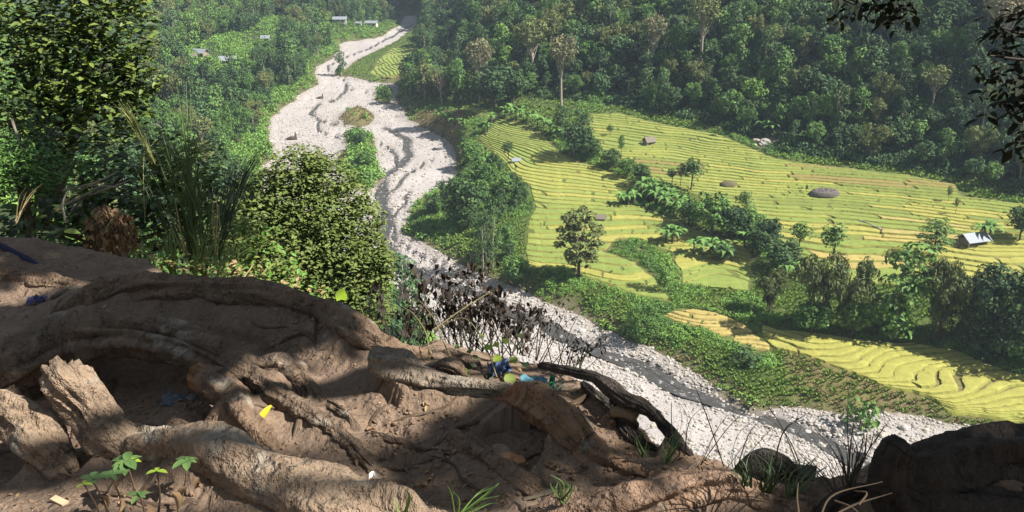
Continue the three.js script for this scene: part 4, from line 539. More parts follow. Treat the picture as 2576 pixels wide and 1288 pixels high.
// roots: axis as photo x, y and height over the ledge, radii in photo pixels
const BROWN = [0.25, 0.17, 0.112], DUST = [0.36, 0.265, 0.185], SHADEDR = [0.06, 0.045, 0.034], GREYR = [0.215, 0.155, 0.108], LICHEN = [0.40, 0.355, 0.29];  // darkest tone: root brown with the shade of the right-hand mass put in
const ROOTS = [
  { a: [150, 800, .06, 215, 775, .10, 275, 745, .14, 350, 726, .18, 440, 724, .19, 560, 736, .18, 680, 752, .17, 800, 792, .15, 900, 844, .12, 985, 890, .08, 1080, 905, .03], r: [26, 36, 40, 38, 36, 36, 38, 42, 44, 36, 26], c: BROWN, li: 0.35, l: 'long thick brown root arching along the crest of the ledge' },
  { a: [-60, 970, .06, 0, 945, .08, 80, 905, .12, 180, 862, .15, 300, 845, .17, 430, 856, .16, 540, 894, .13, 605, 932, .10, 680, 985, .07, 760, 1034, .05, 860, 1102, .03, 930, 1172, .01, 985, 1222, -.03], r: [62, 62, 60, 60, 56, 52, 48, 42, 34, 27, 22, 19, 12], c: GREYR, li: 0.55, l: 'thickest root running from the left edge down past the yellow leaf' },
  { a: [600, 930, .05, 650, 925, .10, 700, 922, .11, 738, 938, .09, 768, 970, .05, 800, 1012, .02, 830, 1060, -.03], r: [16, 24, 32, 30, 24, 19, 10], c: GREYR, li: 0.3, l: 'short dark grey root stump lying between the two long roots' },
  { a: [486, 938, .12, 500, 945, .12, 545, 960, .11, 590, 1000, .08, 625, 1060, .05, 660, 1112, .03, 705, 1165, -.02], r: [22, 36, 40, 38, 34, 30, 16], c: BROWN, end: [0.40, 0.19, 0.06], li: 0.45, l: 'root with a rounded orange-brown cut end beside the clear plastic bag' },
  { a: [158, 935, .27, 172, 955, .26, 210, 1000, .21, 260, 1066, .14, 312, 1130, .07, 350, 1185, -.02], r: [46, 58, 58, 52, 47, 40], c: DUST, li: 0.4, jag: 1, free: 1, l: 'broken splintered stub of root sticking up at the left' },
  { a: [-110, 1090, .05, -50, 1050, .12, 10, 1038, .15, 65, 1070, .13, 115, 1120, .09, 160, 1172, .03, 190, 1215, -.03], r: [50, 52, 52, 52, 48, 44, 30], c: DUST, li: 0.6, free: 1, l: 'knobbly pale root arch at the far left edge' },
  { a: [290, 1120, .01, 370, 1130, .05, 460, 1135, .06, 590, 1180, .05, 740, 1236, .04, 890, 1290, .03, 1080, 1352, .0], r: [52, 66, 66, 78, 84, 84, 70], c: DUST, li: 0.55, l: 'broad sunlit root spreading across the bottom left with lichen spots' },
  { a: [928, 905, .17, 945, 905, .17, 1000, 918, .15, 1060, 946, .12, 1120, 966, .10, 1200, 976, .10, 1280, 986, .10, 1322, 990, .07], r: [24, 32, 37, 32, 27, 27, 30, 20], c: [0.31, 0.25, 0.19], li: 0.9, free: 1, l: 'lichen-white root stub overhanging its own black shadow' },
  { a: [1095, 965, .05, 1112, 925, .10, 1140, 925, .11, 1170, 960, .05], r: [14, 20, 20, 14], c: GREYR, li: 0.5, free: 1, l: 'small grey root knuckle behind the white root stub' },
  { a: [1255, 1000, .07, 1325, 1012, .14, 1385, 1030, .17, 1432, 1078, .14, 1478, 1136, .09, 1550, 1176, .06, 1640, 1208, .04, 1725, 1232, .0], r: [24, 38, 50, 52, 42, 31, 24, 12], c: [0.30, 0.19, 0.115], li: 0.1, end: [0.36, 0.18, 0.095], l: 'reddish hump of root descending right from the blue litter' },
  { a: [1120, 1085, .02, 1175, 1120, .05, 1250, 1170, .05, 1330, 1225, .04, 1400, 1276, .0], r: [18, 28, 30, 30, 22], c: BROWN, li: 0.15, l: 'half shaded root running down towards the bottom centre' },
  { a: [1330, 1330, .0, 1430, 1300, .04, 1550, 1272, .07, 1680, 1240, .09, 1780, 1222, .1, 1880, 1238, .09, 1980, 1272, .05, 2080, 1300, .0], r: [50, 56, 58, 56, 50, 46, 40, 24], c: [0.31, 0.205, 0.14], li: 0.15, l: 'orange-brown mound of root along the bottom right of centre' },
  { a: [2262, 1300, .05, 2240, 1215, .15, 2258, 1140, .24, 2275, 1118, .26], r: [70, 62, 52, 40], c: SHADEDR, li: 0.0, free: 1, l: 'upright dark root stub at the left end of the black root mass' },
  { a: [2240, 1260, .1, 2330, 1190, .16, 2450, 1165, .18, 2600, 1165, .18, 2760, 1210, .12], r: [50, 72, 80, 80, 70], c: SHADEDR, li: 0.0, l: 'huge black shaded root lying along the right edge' },
  { a: [2060, 1320, .02, 2120, 1260, .05, 2180, 1250, .05, 2300, 1310, .05, 2480, 1290, .1, 2700, 1310, .1], r: [30, 32, 32, 70, 80, 80], c: SHADEDR, li: 0.0, l: 'dark root mass filling the bottom right corner' },
  { a: [1360, 918, .06, 1400, 926, .10, 1450, 938, .13, 1500, 950, .15, 1538, 976, .15, 1575, 1004, .14, 1630, 1030, .12, 1672, 1072, .08, 1712, 1124, .04, 1750, 1172, -.04], r: [9, 11, 12, 13, 18, 19, 16, 14, 14, 11], c: [0.07, 0.055, 0.045], li: 0, free: 1, l: 'black forked root arching over the white river bed' },  // black of the shade it lies in is part of its colour
  { a: [1470, 968, .03, 1500, 996, .05, 1540, 1030, .06, 1578, 1058, .06, 1604, 1074, .04], r: [13, 16, 17, 16, 9], c: [0.13, 0.11, 0.09], li: 0.1, free: 1, l: 'grey root bar under the black arching root' },
  { a: [1548, 990, .13, 1545, 1020, .1, 1560, 1060, .05, 1585, 1098, .03, 1632, 1128, .0, 1680, 1150, -.04], r: [12, 11, 14, 18, 15, 10], c: [0.06, 0.05, 0.04], li: 0, free: 1, l: 'lower black root prong below the beige log end' },  // colour darkened to carry the shade, like the arch above
  { a: [-90, 705, .05, 0, 702, .07, 80, 706, .08, 160, 722, .08, 240, 742, .06, 300, 770, .0], r: [24, 28, 28, 24, 18, 10], c: BROWN, li: 0.35, l: 'brown root along the upper left edge of the ledge' },
  { a: [120, 790, .02, 150, 760, .06, 190, 745, .07, 235, 750, .05], r: [14, 22, 24, 14], c: [0.14, 0.12, 0.10], li: 0.1, l: 'small dark root knob beside the blue cloth' },
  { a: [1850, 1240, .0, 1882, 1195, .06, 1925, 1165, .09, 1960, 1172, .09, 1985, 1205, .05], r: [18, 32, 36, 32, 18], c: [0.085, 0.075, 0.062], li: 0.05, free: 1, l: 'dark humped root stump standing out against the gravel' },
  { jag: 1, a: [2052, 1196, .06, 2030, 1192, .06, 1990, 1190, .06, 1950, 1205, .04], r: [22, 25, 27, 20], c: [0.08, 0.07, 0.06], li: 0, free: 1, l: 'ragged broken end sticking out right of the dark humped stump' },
  { a: [830, 960, .03, 920, 945, .05, 1010, 960, .05], r: [10, 17, 8], c: BROWN, li: 0.1, l: 'slim root half sunk in the soil left of the white stub' },
  { a: [905, 1085, .0, 960, 1100, .03, 1020, 1122, .03, 1085, 1146, .0], r: [8, 12, 12, 7], c: BROWN, li: 0.2, l: 'thin root crossing the bare soil towards the shaded hollow' },
  { a: [1000, 1085, .0, 1030, 1060, .02, 1040, 1090, .02, 1062, 1122, 0], r: [3, 5, 5, 3], c: BROWN, li: 0, l: 'thin looped rootlet on the bare soil' },
  { a: [800, 1000, .0, 850, 1030, .03, 890, 1075, .03, 900, 1110, -.01], r: [9, 17, 14, 7], c: GREYR, li: 0.3, l: 'short smooth root right of the yellow leaf root' },
  { a: [620, 1180, .0, 690, 1190, .06, 780, 1215, .07, 900, 1250, .05, 1020, 1285, .03, 1120, 1310, .0], r: [10, 26, 32, 34, 32, 20], c: DUST, li: 0.5, l: 'pale ridge of root along the upper side of the broad sunlit root' },
  { a: [1210, 940, .0, 1180, 915, .01, 1130, 900, .0, 1080, 890, -.02], r: [14, 20, 20, 12], c: [0.17, 0.12, 0.08], li: 0, l: 'brown root behind the dead shrub stems' },
];
M.root = new THREE.MeshStandardMaterial({ vertexColors: true, roughness: 0.92, map: noiseTex(512, (u, v) => { const a = 0.80 + 0.42 * tn(u, v, 14, 31, 5, 0.62), b = tn(u, v, 26, 33, 4, 0.6), cr = 1 - sstep(0.0, 0.05, Math.abs(tn(u, v, 9, 37, 4, 0.6))), k = a * (1 - 0.45 * sstep(0.2, 0.5, b)) * (1 - 0.45 * cr) + 0.25 * sstep(0.42, 0.5, tn(u, v, 18, 38, 3)); return [k, k * 0.985, k * 0.96]; }), bumpMap: noiseTex(512, (u, v) => { const a = 0.5 + 0.5 * tn(u, v, 22, 35, 5, 0.65); return [a, a, a]; }), bumpScale: 0.035 });
for (const r of ROOTS) { r.p = []; r.R = []; for (let i = 0; i < r.a.length; i += 3) { const p = near(r.a[i], r.a[i + 1], r.a[i + 2]); r.p.push(p); r.R.push(r.r[i / 3] * project(p.x, p.y, p.z)[2] / FPX); } r.s = new THREE.CatmullRomCurve3(r.p, false, 'centripetal').getPoints(28); r.B = bbox(r.s, 0.35); }
function soil(x, z) {
  let y = GY + soilSpline(x, z) + fbm(x * 3.2, 0.3, z * 3.2, 4) * 0.06;
  for (const r of ROOTS) { if (x < r.B[0] || x > r.B[1] || z < r.B[2] || z > r.B[3]) continue; const [d, i, t] = segDist(r.s, x, z), f = (i + t) / 28 * (r.R.length - 1), k = Math.min(r.R.length - 2, Math.floor(f)), R = lerp(r.R[k], r.R[k + 1], f - k), ay = lerp(r.s[i].y, r.s[i + 1].y, t); if (ay - R > y + 0.05) continue; const q = ay - R * ((r.free ? 0.6 : 0.02) + 0.7 * fbm(x * 6, 4.4, z * 6, 3)) - Math.max(0, d - R * 0.9) * (r.free ? 1 : 0.7); if (d < R * 3) y = smax(y, q, 0.045); }
  y += fbm(x * 11, 1.7, z * 11, 4, 0.6) * 0.022 + fbm(x * 60, 2.7, z * 60, 2, 0.5) * 0.0028;
  const inside = inPoly(NEARPOLY, x, z), d = segDist(RIM, x, z)[0]; if (!inside) y -= 1.5 * Math.max(0, d - 0.02) + 0.6 * d * d; return y;
}
const soilT = noiseTex(1024, (u, v) => { const a = 0.86 + 0.16 * tn(u, v, 8, 41, 4) + 0.22 * tn(u, v, 60, 42, 3, 0.6), p = sstep(0.52, 0.62, tn(u, v, 130, 44, 2)); return [lerp(a, 1.25, p * 0.6) * 0.8, lerp(a * 0.99, 1.25, p * 0.6) * 0.8, lerp(a * 0.98, 1.2, p * 0.6) * 0.8]; });
M.soil = new THREE.MeshStandardMaterial({ vertexColors: true, map: soilT, roughness: 1, bumpMap: noiseTex(1024, (u, v) => { const a = 0.5 + 0.4 * tn(u, v, 30, 45, 5, 0.65); return [a, a, a]; }), bumpScale: 0.03 });
{
  const g = 0.0125, x0 = -5.2, x1 = 3.0, z0 = -7.4, z1 = -0.7, nx = Math.round((x1 - x0) / g), nz = Math.round((z1 - z0) / g), map = new Int32Array((nx + 1) * (nz + 1)).fill(-1), pos = [], col = [], uv = [], idx = [];
  const keep = (x, z) => { const p = project(x, GY, z); if (!p || p[0] < -260 || p[0] > PW + 160 || p[1] > PH + 420) return false; return inPoly(NEARPOLY, x, z) || segDist(RIM, x, z)[0] < 0.7; };
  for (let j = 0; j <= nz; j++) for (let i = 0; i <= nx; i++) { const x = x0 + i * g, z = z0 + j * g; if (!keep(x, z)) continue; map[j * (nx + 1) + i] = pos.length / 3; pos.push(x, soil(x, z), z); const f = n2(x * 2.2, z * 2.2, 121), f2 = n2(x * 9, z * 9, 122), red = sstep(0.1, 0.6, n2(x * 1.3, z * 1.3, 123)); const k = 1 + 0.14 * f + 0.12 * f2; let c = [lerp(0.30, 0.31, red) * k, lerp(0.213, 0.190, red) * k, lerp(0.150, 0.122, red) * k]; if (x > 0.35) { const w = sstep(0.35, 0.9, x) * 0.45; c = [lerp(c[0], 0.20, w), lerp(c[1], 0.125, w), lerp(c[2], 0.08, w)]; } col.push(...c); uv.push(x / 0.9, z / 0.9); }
  for (let j = 0; j < nz; j++) for (let i = 0; i < nx; i++) { const a = map[j * (nx + 1) + i], b = map[j * (nx + 1) + i + 1], c = map[(j + 1) * (nx + 1) + i], d = map[(j + 1) * (nx + 1) + i + 1]; if (a < 0 || b < 0 || c < 0 || d < 0) continue; idx.push(a, c, b, b, c, d); }
  structure('soil_ledge', geo(pos, idx, col, uv), M.soil); console.log('soil verts', pos.length / 3);
  { // the rest of the ledge round the viewer, coarser
    const G = 0.07, X0 = -9.5, Z0 = -8, NX = Math.round(17 / G), NZ = Math.round(15.5 / G), mp = new Int32Array((NX + 1) * (NZ + 1)).fill(-1), ps = [], cl = [], uu = [], ii = [];
    const inner = (x, z) => { const i = Math.round((x - x0) / g), j = Math.round((z - z0) / g); return i >= 0 && j >= 0 && i <= nx && j <= nz && map[j * (nx + 1) + i] >= 0; };
    for (let j = 0; j <= NZ; j++) for (let i = 0; i <= NX; i++) { const x = X0 + i * G, z = Z0 + j * G; if (!inPoly(NEARPOLY, x, z) && segDist(RIM, x, z)[0] > 0.7) continue; const k = 1 + 0.14 * n2(x * 2.2, z * 2.2, 121); mp[j * (NX + 1) + i] = ps.length / 3; ps.push(x, soil(x, z) - 0.012, z); cl.push(0.32 * k, 0.205 * k, 0.128 * k); uu.push(x / 0.9, z / 0.9); }
    for (let j = 0; j < NZ; j++) for (let i = 0; i < NX; i++) { const q = [mp[j * (NX + 1) + i], mp[j * (NX + 1) + i + 1], mp[(j + 1) * (NX + 1) + i], mp[(j + 1) * (NX + 1) + i + 1]]; if (q.some(v => v < 0)) continue; const x = X0 + i * G, z = Z0 + j * G; if (inner(x, z) && inner(x + G, z) && inner(x, z + G) && inner(x + G, z + G)) continue; ii.push(q[0], q[2], q[1], q[1], q[2], q[3]); }
    structure('ground', geo(ps, ii, cl, uu), M.soil);
  }
}
ROOTS.forEach((r, ri) => {
  const len = r.s.reduce((s, p, i) => i ? s + p.distanceTo(r.s[i - 1]) : 0, 0), seg = Math.min(220, Math.max(30, Math.round(len / 0.011)));
  const o1 = ri * 7.3;
  const g = tube(r.p, r.R, seg, 44, { caps: true, uvs: 2.2,
    disp: (ca0, sa0, l, f, R0) => { const tw = Math.sin(l * 2.1 + o1) * 0.9 + l * 0.8, ct = Math.cos(tw), st = Math.sin(tw), ca = ca0 * ct - sa0 * st, sa = ca0 * st + sa0 * ct; let d = vn3(ca * 1.1 + o1, sa * 1.1, l / R0 * 0.45) * 0.34 + vn3(ca * 2.4 + o1, sa * 2.4, l * 5) * 0.2 + vn3(ca * 5 + o1, sa * 5, l * 10) * 0.1 + vn3(ca * 11, sa * 11, l * 40 + o1) * 0.065 + vn3(ca * 22, sa * 22, l * 110 + o1) * 0.032; d -= 0.26 * sstep(0.25, 0.6, vn3(ca * 3.4 + o1, sa * 3.4, l * 1.6)); if (r.jag && f < 0.16) d += (0.16 - f) * 2.4 * vn3(ca * 6, sa * 6, 3) - 0.1; return d; },
    col: (f, a, P) => { const li = sstep(0.5 - 0.34 * r.li, 0.56 - 0.34 * r.li, fbm(P.x * 7 + o1, P.y * 7, P.z * 7, 4, 0.6)) * (r.li > 0 ? 0.8 : 0), k = 1 + 0.22 * fbm(P.x * 14, P.y * 14, P.z * 14 + o1, 3); let c = r.c.map((v, i) => lerp(v * k, LICHEN[i] * (0.85 + 0.3 * h3(Math.round(P.x * 60), Math.round(P.y * 60), Math.round(P.z * 60))), li)); if (r.end && f < 0.3) c = c.map((v, i) => lerp(r.end[i] * k, v, sstep(0.1, 0.3, f))); return c; } });
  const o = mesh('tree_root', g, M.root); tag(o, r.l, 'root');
});

{ const R = rng(4100), g = []; for (let i = 0; i < 70; i++) { const px = 120 + 1700 * R(), py = 790 + 480 * R(), a = near(px, py), an = R() * 6.3, L = 0.12 + 0.3 * R(), pts = []; let x = a.x, z = a.z, th = an; if (!inPoly(NEARPOLY, x, z)) continue; const r0 = 0.003 + 0.009 * R() * R(); for (let k = 0; k < 6; k++) { pts.push(V3(x, soil(x, z) + r0 * (k === 0 || k === 5 ? -1.2 : 0.25), z)); th += (R() - 0.5) * 1.1; x += Math.cos(th) * L / 5; z += Math.sin(th) * L / 5; } const c = R() < 0.5 ? BROWN : DUST; g.push(tube(pts, [r0, r0 * 1.2, r0, r0 * 0.5], 22, 7, { disp: (ca, sa, l) => 0.25 * vn3(ca * 2, sa * 2, l * 30 + i), col: () => c })); }
  const o = mesh('rootlets', mergeGeometries(g), M.root); tag(o, 'thin rootlets creeping over the bare soil between the big roots', 'rootlets', null, 'stuff'); }

// ---------------------------------------------------------------- leaves one can see: sprays of leaf blades
function leafBlade(len, wid, fold, droop, heart) { const pos = [], idx = [], N = 4; for (let i = 0; i <= N; i++) { const f = i / N, w = heart ? wid * (f < 0.15 ? 0.75 : Math.sqrt(Math.max(0, 1 - ((f - 0.32) / 0.69) ** 2))) : wid * Math.pow(Math.sin(Math.PI * Math.min(1, 0.06 + 0.94 * f)), 0.8), y = -droop * f * f; pos.push(-w / 2, y + fold * w, -len * f, 0, y, -len * (f + (heart && i === 0 ? 0.12 : 0)), w / 2, y + fold * w, -len * f); } for (let i = 0; i < N; i++) for (let j = 0; j < 2; j++) { const a = i * 3 + j; idx.push(a, a + 1, a + 3, a + 3, a + 1, a + 4); } return geo(pos, idx, null); }
const BL = { oval: leafBlade(1, 0.52, 0.22, 0.14), round: leafBlade(1, 0.8, 0.15, 0.2), heart: leafBlade(1, 0.95, 0.12, 0.22, true), lance: leafBlade(1, 0.3, 0.2, 0.3), dry: leafBlade(1, 0.55, 0.5, 0.5) };
const small = (() => { const pos = [0, 0, 0, -0.3, 0.08, -0.5, 0, -0.08, -1, 0.3, 0.08, -0.5], g = geo(pos, [0, 1, 2, 0, 2, 3], null); return g; })(); BL.small = small; BL.crisp = (() => { const g = leafBlade(1, 0.8, 0.35, 0.3, true); const p = g.attributes.position; for (let i = 0; i < p.count; i++) p.setXYZ(i, p.getX(i) + 0.12 * vn3(i * 1.7, 2, 1), p.getY(i) + 0.2 * vn3(i * 1.3, 5, 2), p.getZ(i) + 0.1 * vn3(i, 8, 3)); g.computeVertexNormals(); return g; })();
const leafM = (r, g, b, tr = 0.25, ro = 0.45) => new THREE.MeshPhysicalMaterial({ color: RGB(r, g, b), roughness: ro, transmission: 0, side: THREE.DoubleSide });
const LM = { gloss: leafM(0.115, 0.175, 0.032, 0, 0.6), gloss2: leafM(0.16, 0.21, 0.038, 0, 0.6), dark: leafM(0.035, 0.06, 0.02), lime: leafM(0.24, 0.34, 0.035), yellow: leafM(0.55, 0.46, 0.04), herb: leafM(0.10, 0.18, 0.05), olive: leafM(0.115, 0.165, 0.042, 0, 0.85), olive2: leafM(0.17, 0.215, 0.052, 0, 0.85), brown: leafM(0.22, 0.135, 0.075, 0, 0.8), tan: leafM(0.40, 0.27, 0.14, 0, 0.8), hang: leafM(0.014, 0.022, 0.009, 0, 0.9), black: leafM(0.035, 0.026, 0.02, 0, 0.8), fern: leafM(0.055, 0.12, 0.025, 0, 0.6), brightGreen: leafM(0.12, 0.26, 0.04, 0, 0.6) };  // the two near-black tones carry shade in their colour
// list items: [x, y, z, size, yaw, pitch, roll]; the first `solo` nearest the camera become leaves of their own
function spray(parent, list, blade, mats, solo = 0, R = rng(1), massName = 'foliage') {
  list.sort((a, b) => (a[2] * a[2] + a[0] * a[0]) - (b[2] * b[2] + b[0] * b[0])); const e = new THREE.Euler(), q = new THREE.Quaternion(), m = new THREE.Matrix4(), masses = mats.map(() => []);
  list.forEach((l, i) => { const mi = Math.floor(R() * mats.length); if (i < solo) { const o = mesh('leaf', blade, mats[mi], parent); o.position.set(l[0], l[1], l[2]); o.rotation.set(l[5], l[4], l[6], 'YXZ'); o.scale.setScalar(l[3]); } else { m.compose(V3(l[0], l[1], l[2]), q.setFromEuler(e.set(l[5], l[4], l[6], 'YXZ')), V3(l[3], l[3], l[3])); masses[mi].push(m.clone()); } });
  masses.forEach((ms, mi) => { if (!ms.length) return; const I = new THREE.InstancedMesh(blade, mats[mi], ms.length); ms.forEach((x, i) => I.setMatrixAt(i, x)); I.name = massName; I.userData.kind = 'stuff'; I.castShadow = I.receiveShadow = true; parent.add(I); });
}
const local = (root, p) => V3(p.x - root.position.x, p.y - root.position.y, p.z - root.position.z);
const along = (px, py, dist) => { const d = ray(px, py); return V3(d.x * dist, EYE + d.y * dist, d.z * dist); };

// ---- big tree, mostly out of view, its leaves placed to shade ledge and thicket
{
  let skipped = 0; const R = rng(1001), t = thing('overhanging_tree', 'dark leafy overhanging tree coming in at the top right, unseen crown shading the ledge', 'tree', [3.4, GY - 0.2, 1.6]);
  const gap = [near(925, 905, 0.17), near(1060, 946, 0.12), near(1230, 980, 0.1)], L = [], put = (p, s) => { const k = (p.y - GY - 0.14) / SUN.y; if (segDist(gap, p.x - SUN.x * k, p.z - SUN.z * k)[0] < 0.17) { skipped++; return; } const q = local(t, p); L.push([q.x, q.y, q.z, s, R() * 6.3, -0.5 + R() * 0.9, (R() - 0.5) * 0.8]); };
  // out-of-view leaf clusters, placed sunward of the ground they shade: [outline on the ledge, height over it, leaves per m2]
  const spots = [
    [[0, 752, 130, 735, 250, 712, 420, 722, 600, 738, 760, 770, 820, 790, 850, 822, 820, 850, 750, 876, 690, 892, 610, 905, 560, 935, 490, 925, 450, 1040, 330, 1020, 230, 940, 150, 905, 80, 925, 0, 960, -200, 960, -200, 760], [0.0, 0.22], 620],
    [[100, 900, 250, 880, 480, 930, 470, 1050, 330, 1060, 240, 980], [-0.1, 0], 150],
    [[0, 960, 60, 985, 140, 940, 200, 1000, 160, 1060, 60, 1010, -40, 1000], [0, 0], 150],
    [[1060, 1020, 1180, 1005, 1260, 1060, 1290, 1040, 1320, 1120, 1380, 1130, 1400, 1060, 1430, 1120, 1500, 1180, 1570, 1235, 1450, 1235, 1330, 1180, 1270, 1210, 1150, 1250, 1060, 1200, 1010, 1120], [0, 0.1], 420],
    [[2010, 1250, 2120, 1200, 2190, 1050, 2580, 1010, 3200, 1000, 3300, 1500, 2100, 1500], [0.05, 0.35], 420],
    [[1370, 890, 1500, 930, 1600, 990, 1700, 1080, 1770, 1170, 1640, 1150, 1560, 1100, 1480, 1010], [0.05, 0.12], 200],
    [[1780, 1130, 2080, 1130, 2080, 1260, 1850, 1220], [0.05, 0.1], 200],
    [[-300, 560, 0, 560, 200, 585, 400, 640, 450, 690, 250, 715, 0, 695, -300, 700], [0.0, 0.16], 520],
  ];
  const centres = [];
  for (const [o, h, den] of spots) {
    const P = []; for (let i = 0; i < o.length; i += 2) P.push(near(o[i], o[i + 1], (h[0] + h[1]) / 2)); const B = bbox(P), N = Math.round((B[1] - B[0]) * (B[3] - B[2]) * den); let c = V3(0, 0, 0), n = 0;
    const far = 4.2 + 2.5 * R();
    for (let i = 0; i < N; i++) { const x = lerp(B[0], B[1], R()), z = lerp(B[2], B[3], R()); if (!inPoly(P, x, z)) continue; if (n2(x * 5, z * 5, 131) > 0.45 && den < 210) continue; const k = far + (R() - 0.5) * 1.6, p = V3(x + SUN.x / SUN.y * k, GY + lerp(h[0], h[1], R()) + k, z + SUN.z / SUN.y * k); const v = project(p.x, p.y, p.z); if (v && v[1] > -60 && v[0] > -60 && v[0] < PW + 60) continue; put(p, 0.12 + 0.08 * R()); c.add(p); n++; }
    if (n) centres.push(c.multiplyScalar(1 / n));
  }
  // looser unseen canopy, placed to shade the thicket to the left
  for (let i = 0; i < 5200; i++) { const px = -60 + 640 * R(), py = 330 + 360 * R(), d = 5.2 + 4.5 * R(), g = along(px, py, d); if (n2(g.x * 1.1, g.y * 1.1 + g.z, 133) > 0.22) continue; if (py < 420 && px > 330) continue; const k = 5 + 2 * R(), p = V3(g.x + SUN.x / SUN.y * k, g.y + k, g.z + SUN.z / SUN.y * k), v = project(p.x, p.y, p.z); if (v && v[1] > -60 && v[0] > -60 && v[0] < PW + 60) continue; put(p, 0.14 + 0.1 * R()); if (i === 40 || i === 3000) centres.push(p); }
  // unseen crown leaves over and behind the viewer, placed to cut skylight on the ledge
  for (let i = 0; i < 4200; i++) { const a = R() * 6.3, q = 5.2 * Math.sqrt(R()), p = V3(0.8 + Math.cos(a) * q, GY + 4.6 + 3.6 * R() + 1.2 * n2(Math.cos(a) * q * 0.6, Math.sin(a) * q * 0.6, 137), 4.4 + Math.sin(a) * q * 0.85); if (p.z < 0.7) continue; put(p, 0.2 + 0.14 * R()); }
  spray(t, L, BL.oval, [LM.dark, LM.gloss], 0, R);
  console.log('sun gap leaves', skipped);
  // trunk and boughs, kept out of view
  mesh('trunk', tube([V3(0, -0.6, 0), V3(0.05, 0.8, 0.1), V3(-0.1, 3, 0), V3(-0.5, 8, -0.4)], [0.55, 0.4, 0.33, 0.22], 20, 18, { disp: (a, b, l) => 0.14 * vn3(a * 3, b * 3, l * 2) + 0.06 * vn3(a * 8, b * 8, l * 9) }), M.bark, t);
  for (const c of centres) { const e = local(t, c), m = e.clone().addScaledVector(SUN, 3.2), pts = [V3(-0.5, 7.6, -0.4), m.clone().lerp(V3(-0.5, 8.4, -0.4), 0.45).add(V3(0, 0.7, 0)), m, e]; mesh('bough', tube(pts, [0.07, 0.045, 0.03, 0.015], 18, 8), M.bark, t); }
  // the twigs that hang into the picture, shade put into their near-black colour
  const hubs = [V3(2.6, GY + 4.0, -1.6), V3(1.7, GY + 4.0, -2.0)].map(p => local(t, p)); for (const h of hubs) mesh('bough', tube([V3(-0.5, 7.6, -0.4), V3(-0.5, 7.6, -0.4).lerp(h, 0.5).add(V3(0, 0.3, 0.3)), h], [0.09, 0.06, 0.035], 14, 8), M.bark, t);
  const twig = (a, n, s, solo) => { const pts = [hubs[a[0] > 2500 ? 0 : 1].clone()]; for (let i = 0; i < a.length; i += 3) pts.push(local(t, along(a[i], a[i + 1], a[i + 2]))); mesh('twig', tube(pts, [0.02, 0.008, 0.006, 0.003], 24, 6), LM.black, t); const c = new THREE.CatmullRomCurve3(pts), l = []; for (let i = 0; i < n; i++) { const p = c.getPoint(0.55 + 0.45 * R()), r = 0.055; l.push([p.x + (R() - 0.5) * r * 2, p.y + (R() - 0.7) * r * 2, p.z + (R() - 0.5) * r * 2, s * (0.7 + 0.6 * R()), R() * 6.3, -0.9 + R() * 0.9, (R() - 0.5) * 1.2]); } spray(t, l, BL.oval, [LM.hang], solo, R); };
  for (const a of [[2700, -60, 3.6, 2600, 20, 3.5, 2505, 45, 3.4], [2720, 60, 3.6, 2610, 90, 3.5, 2520, 70, 3.4], [2720, 120, 3.5, 2600, 150, 3.4, 2490, 140, 3.3], [2700, 160, 3.4, 2580, 200, 3.4, 2470, 200, 3.3], [2700, 180, 3.4, 2590, 235, 3.4, 2500, 262, 3.3], [2700, 300, 3.3, 2620, 330, 3.3, 2560, 345, 3.3], [2720, 90, 3.5, 2620, 200, 3.4, 2560, 240, 3.4]]) twig(a, 46, 0.042, 30);
  for (const a of [[2080, -60, 3.9, 2110, -10, 3.9, 2150, 12, 3.85], [2140, -80, 3.9, 2190, -10, 3.9, 2220, 38, 3.85], [2220, -80, 3.9, 2250, -5, 3.85, 2270, 30, 3.8], [2180, -60, 4, 2230, -20, 3.9, 2285, 5, 3.85]]) twig(a, 40, 0.045, 20);
}

// ---------------------------------------------------------------- plants on and just beyond the ledge
function bushOf(name, label, cat, base, lobes, o) { // lobes: [px, py, dist, r]
  const R = rng(o.seed), t = thing(name, label, cat, [base.x, base.y, base.z]), L = [], W = [];
  for (const [px, py, d, r, n] of lobes) { const c = local(t, along(px, py, d)); W.push(c); for (let i = 0; i < n; i++) { let v; do v = V3(R() * 2 - 1, R() * 2 - 1, R() * 2 - 1); while (v.lengthSq() > 1 || v.lengthSq() < 0.05); const k = Math.pow(v.length(), 0.3) / v.length(); v.multiplyScalar(k * r * (1 + 0.45 * vn3(v.x * 2.6 + px, v.y * 2.6, v.z * 2.6))); v.y *= o.squash || 0.85; L.push([c.x + v.x, c.y + v.y, c.z + v.z, o.leaf * (0.65 + 0.7 * R()), R() * 6.3, (o.pitch ?? 0.1) + (R() - 0.5) * 1.1, (R() - 0.5) * 1.2]); } }
  spray(t, L, BL[o.blade || 'oval'], o.mats, o.solo || 0, R);
  const tw = [tube([V3(0, -0.4, 0), V3(0.05, W[0].y * 0.4, 0.02), W[0].clone().multiplyScalar(0.9)], [o.wood || 0.07, (o.wood || 0.07) * 0.7, 0.02], 10, 7)]; for (const w of W) { const a = W[0].clone().multiplyScalar(0.35 + 0.3 * R()); tw.push(tube([a, a.clone().lerp(w, 0.5).add(V3(0, 0.1, 0)), w], [(o.wood || 0.07) * 0.5, (o.wood || 0.07) * 0.35, 0.008], 7, 5)); }
  mesh('stem', mergeGeometries(tw), M.bark, t); return t;
}
const hb = (px, d) => { const r = ray(px, 600), k = d / Math.hypot(r.x, r.z), x = r.x * k, z = r.z * k; return V3(x, height(x, z) - 0.05, z); };
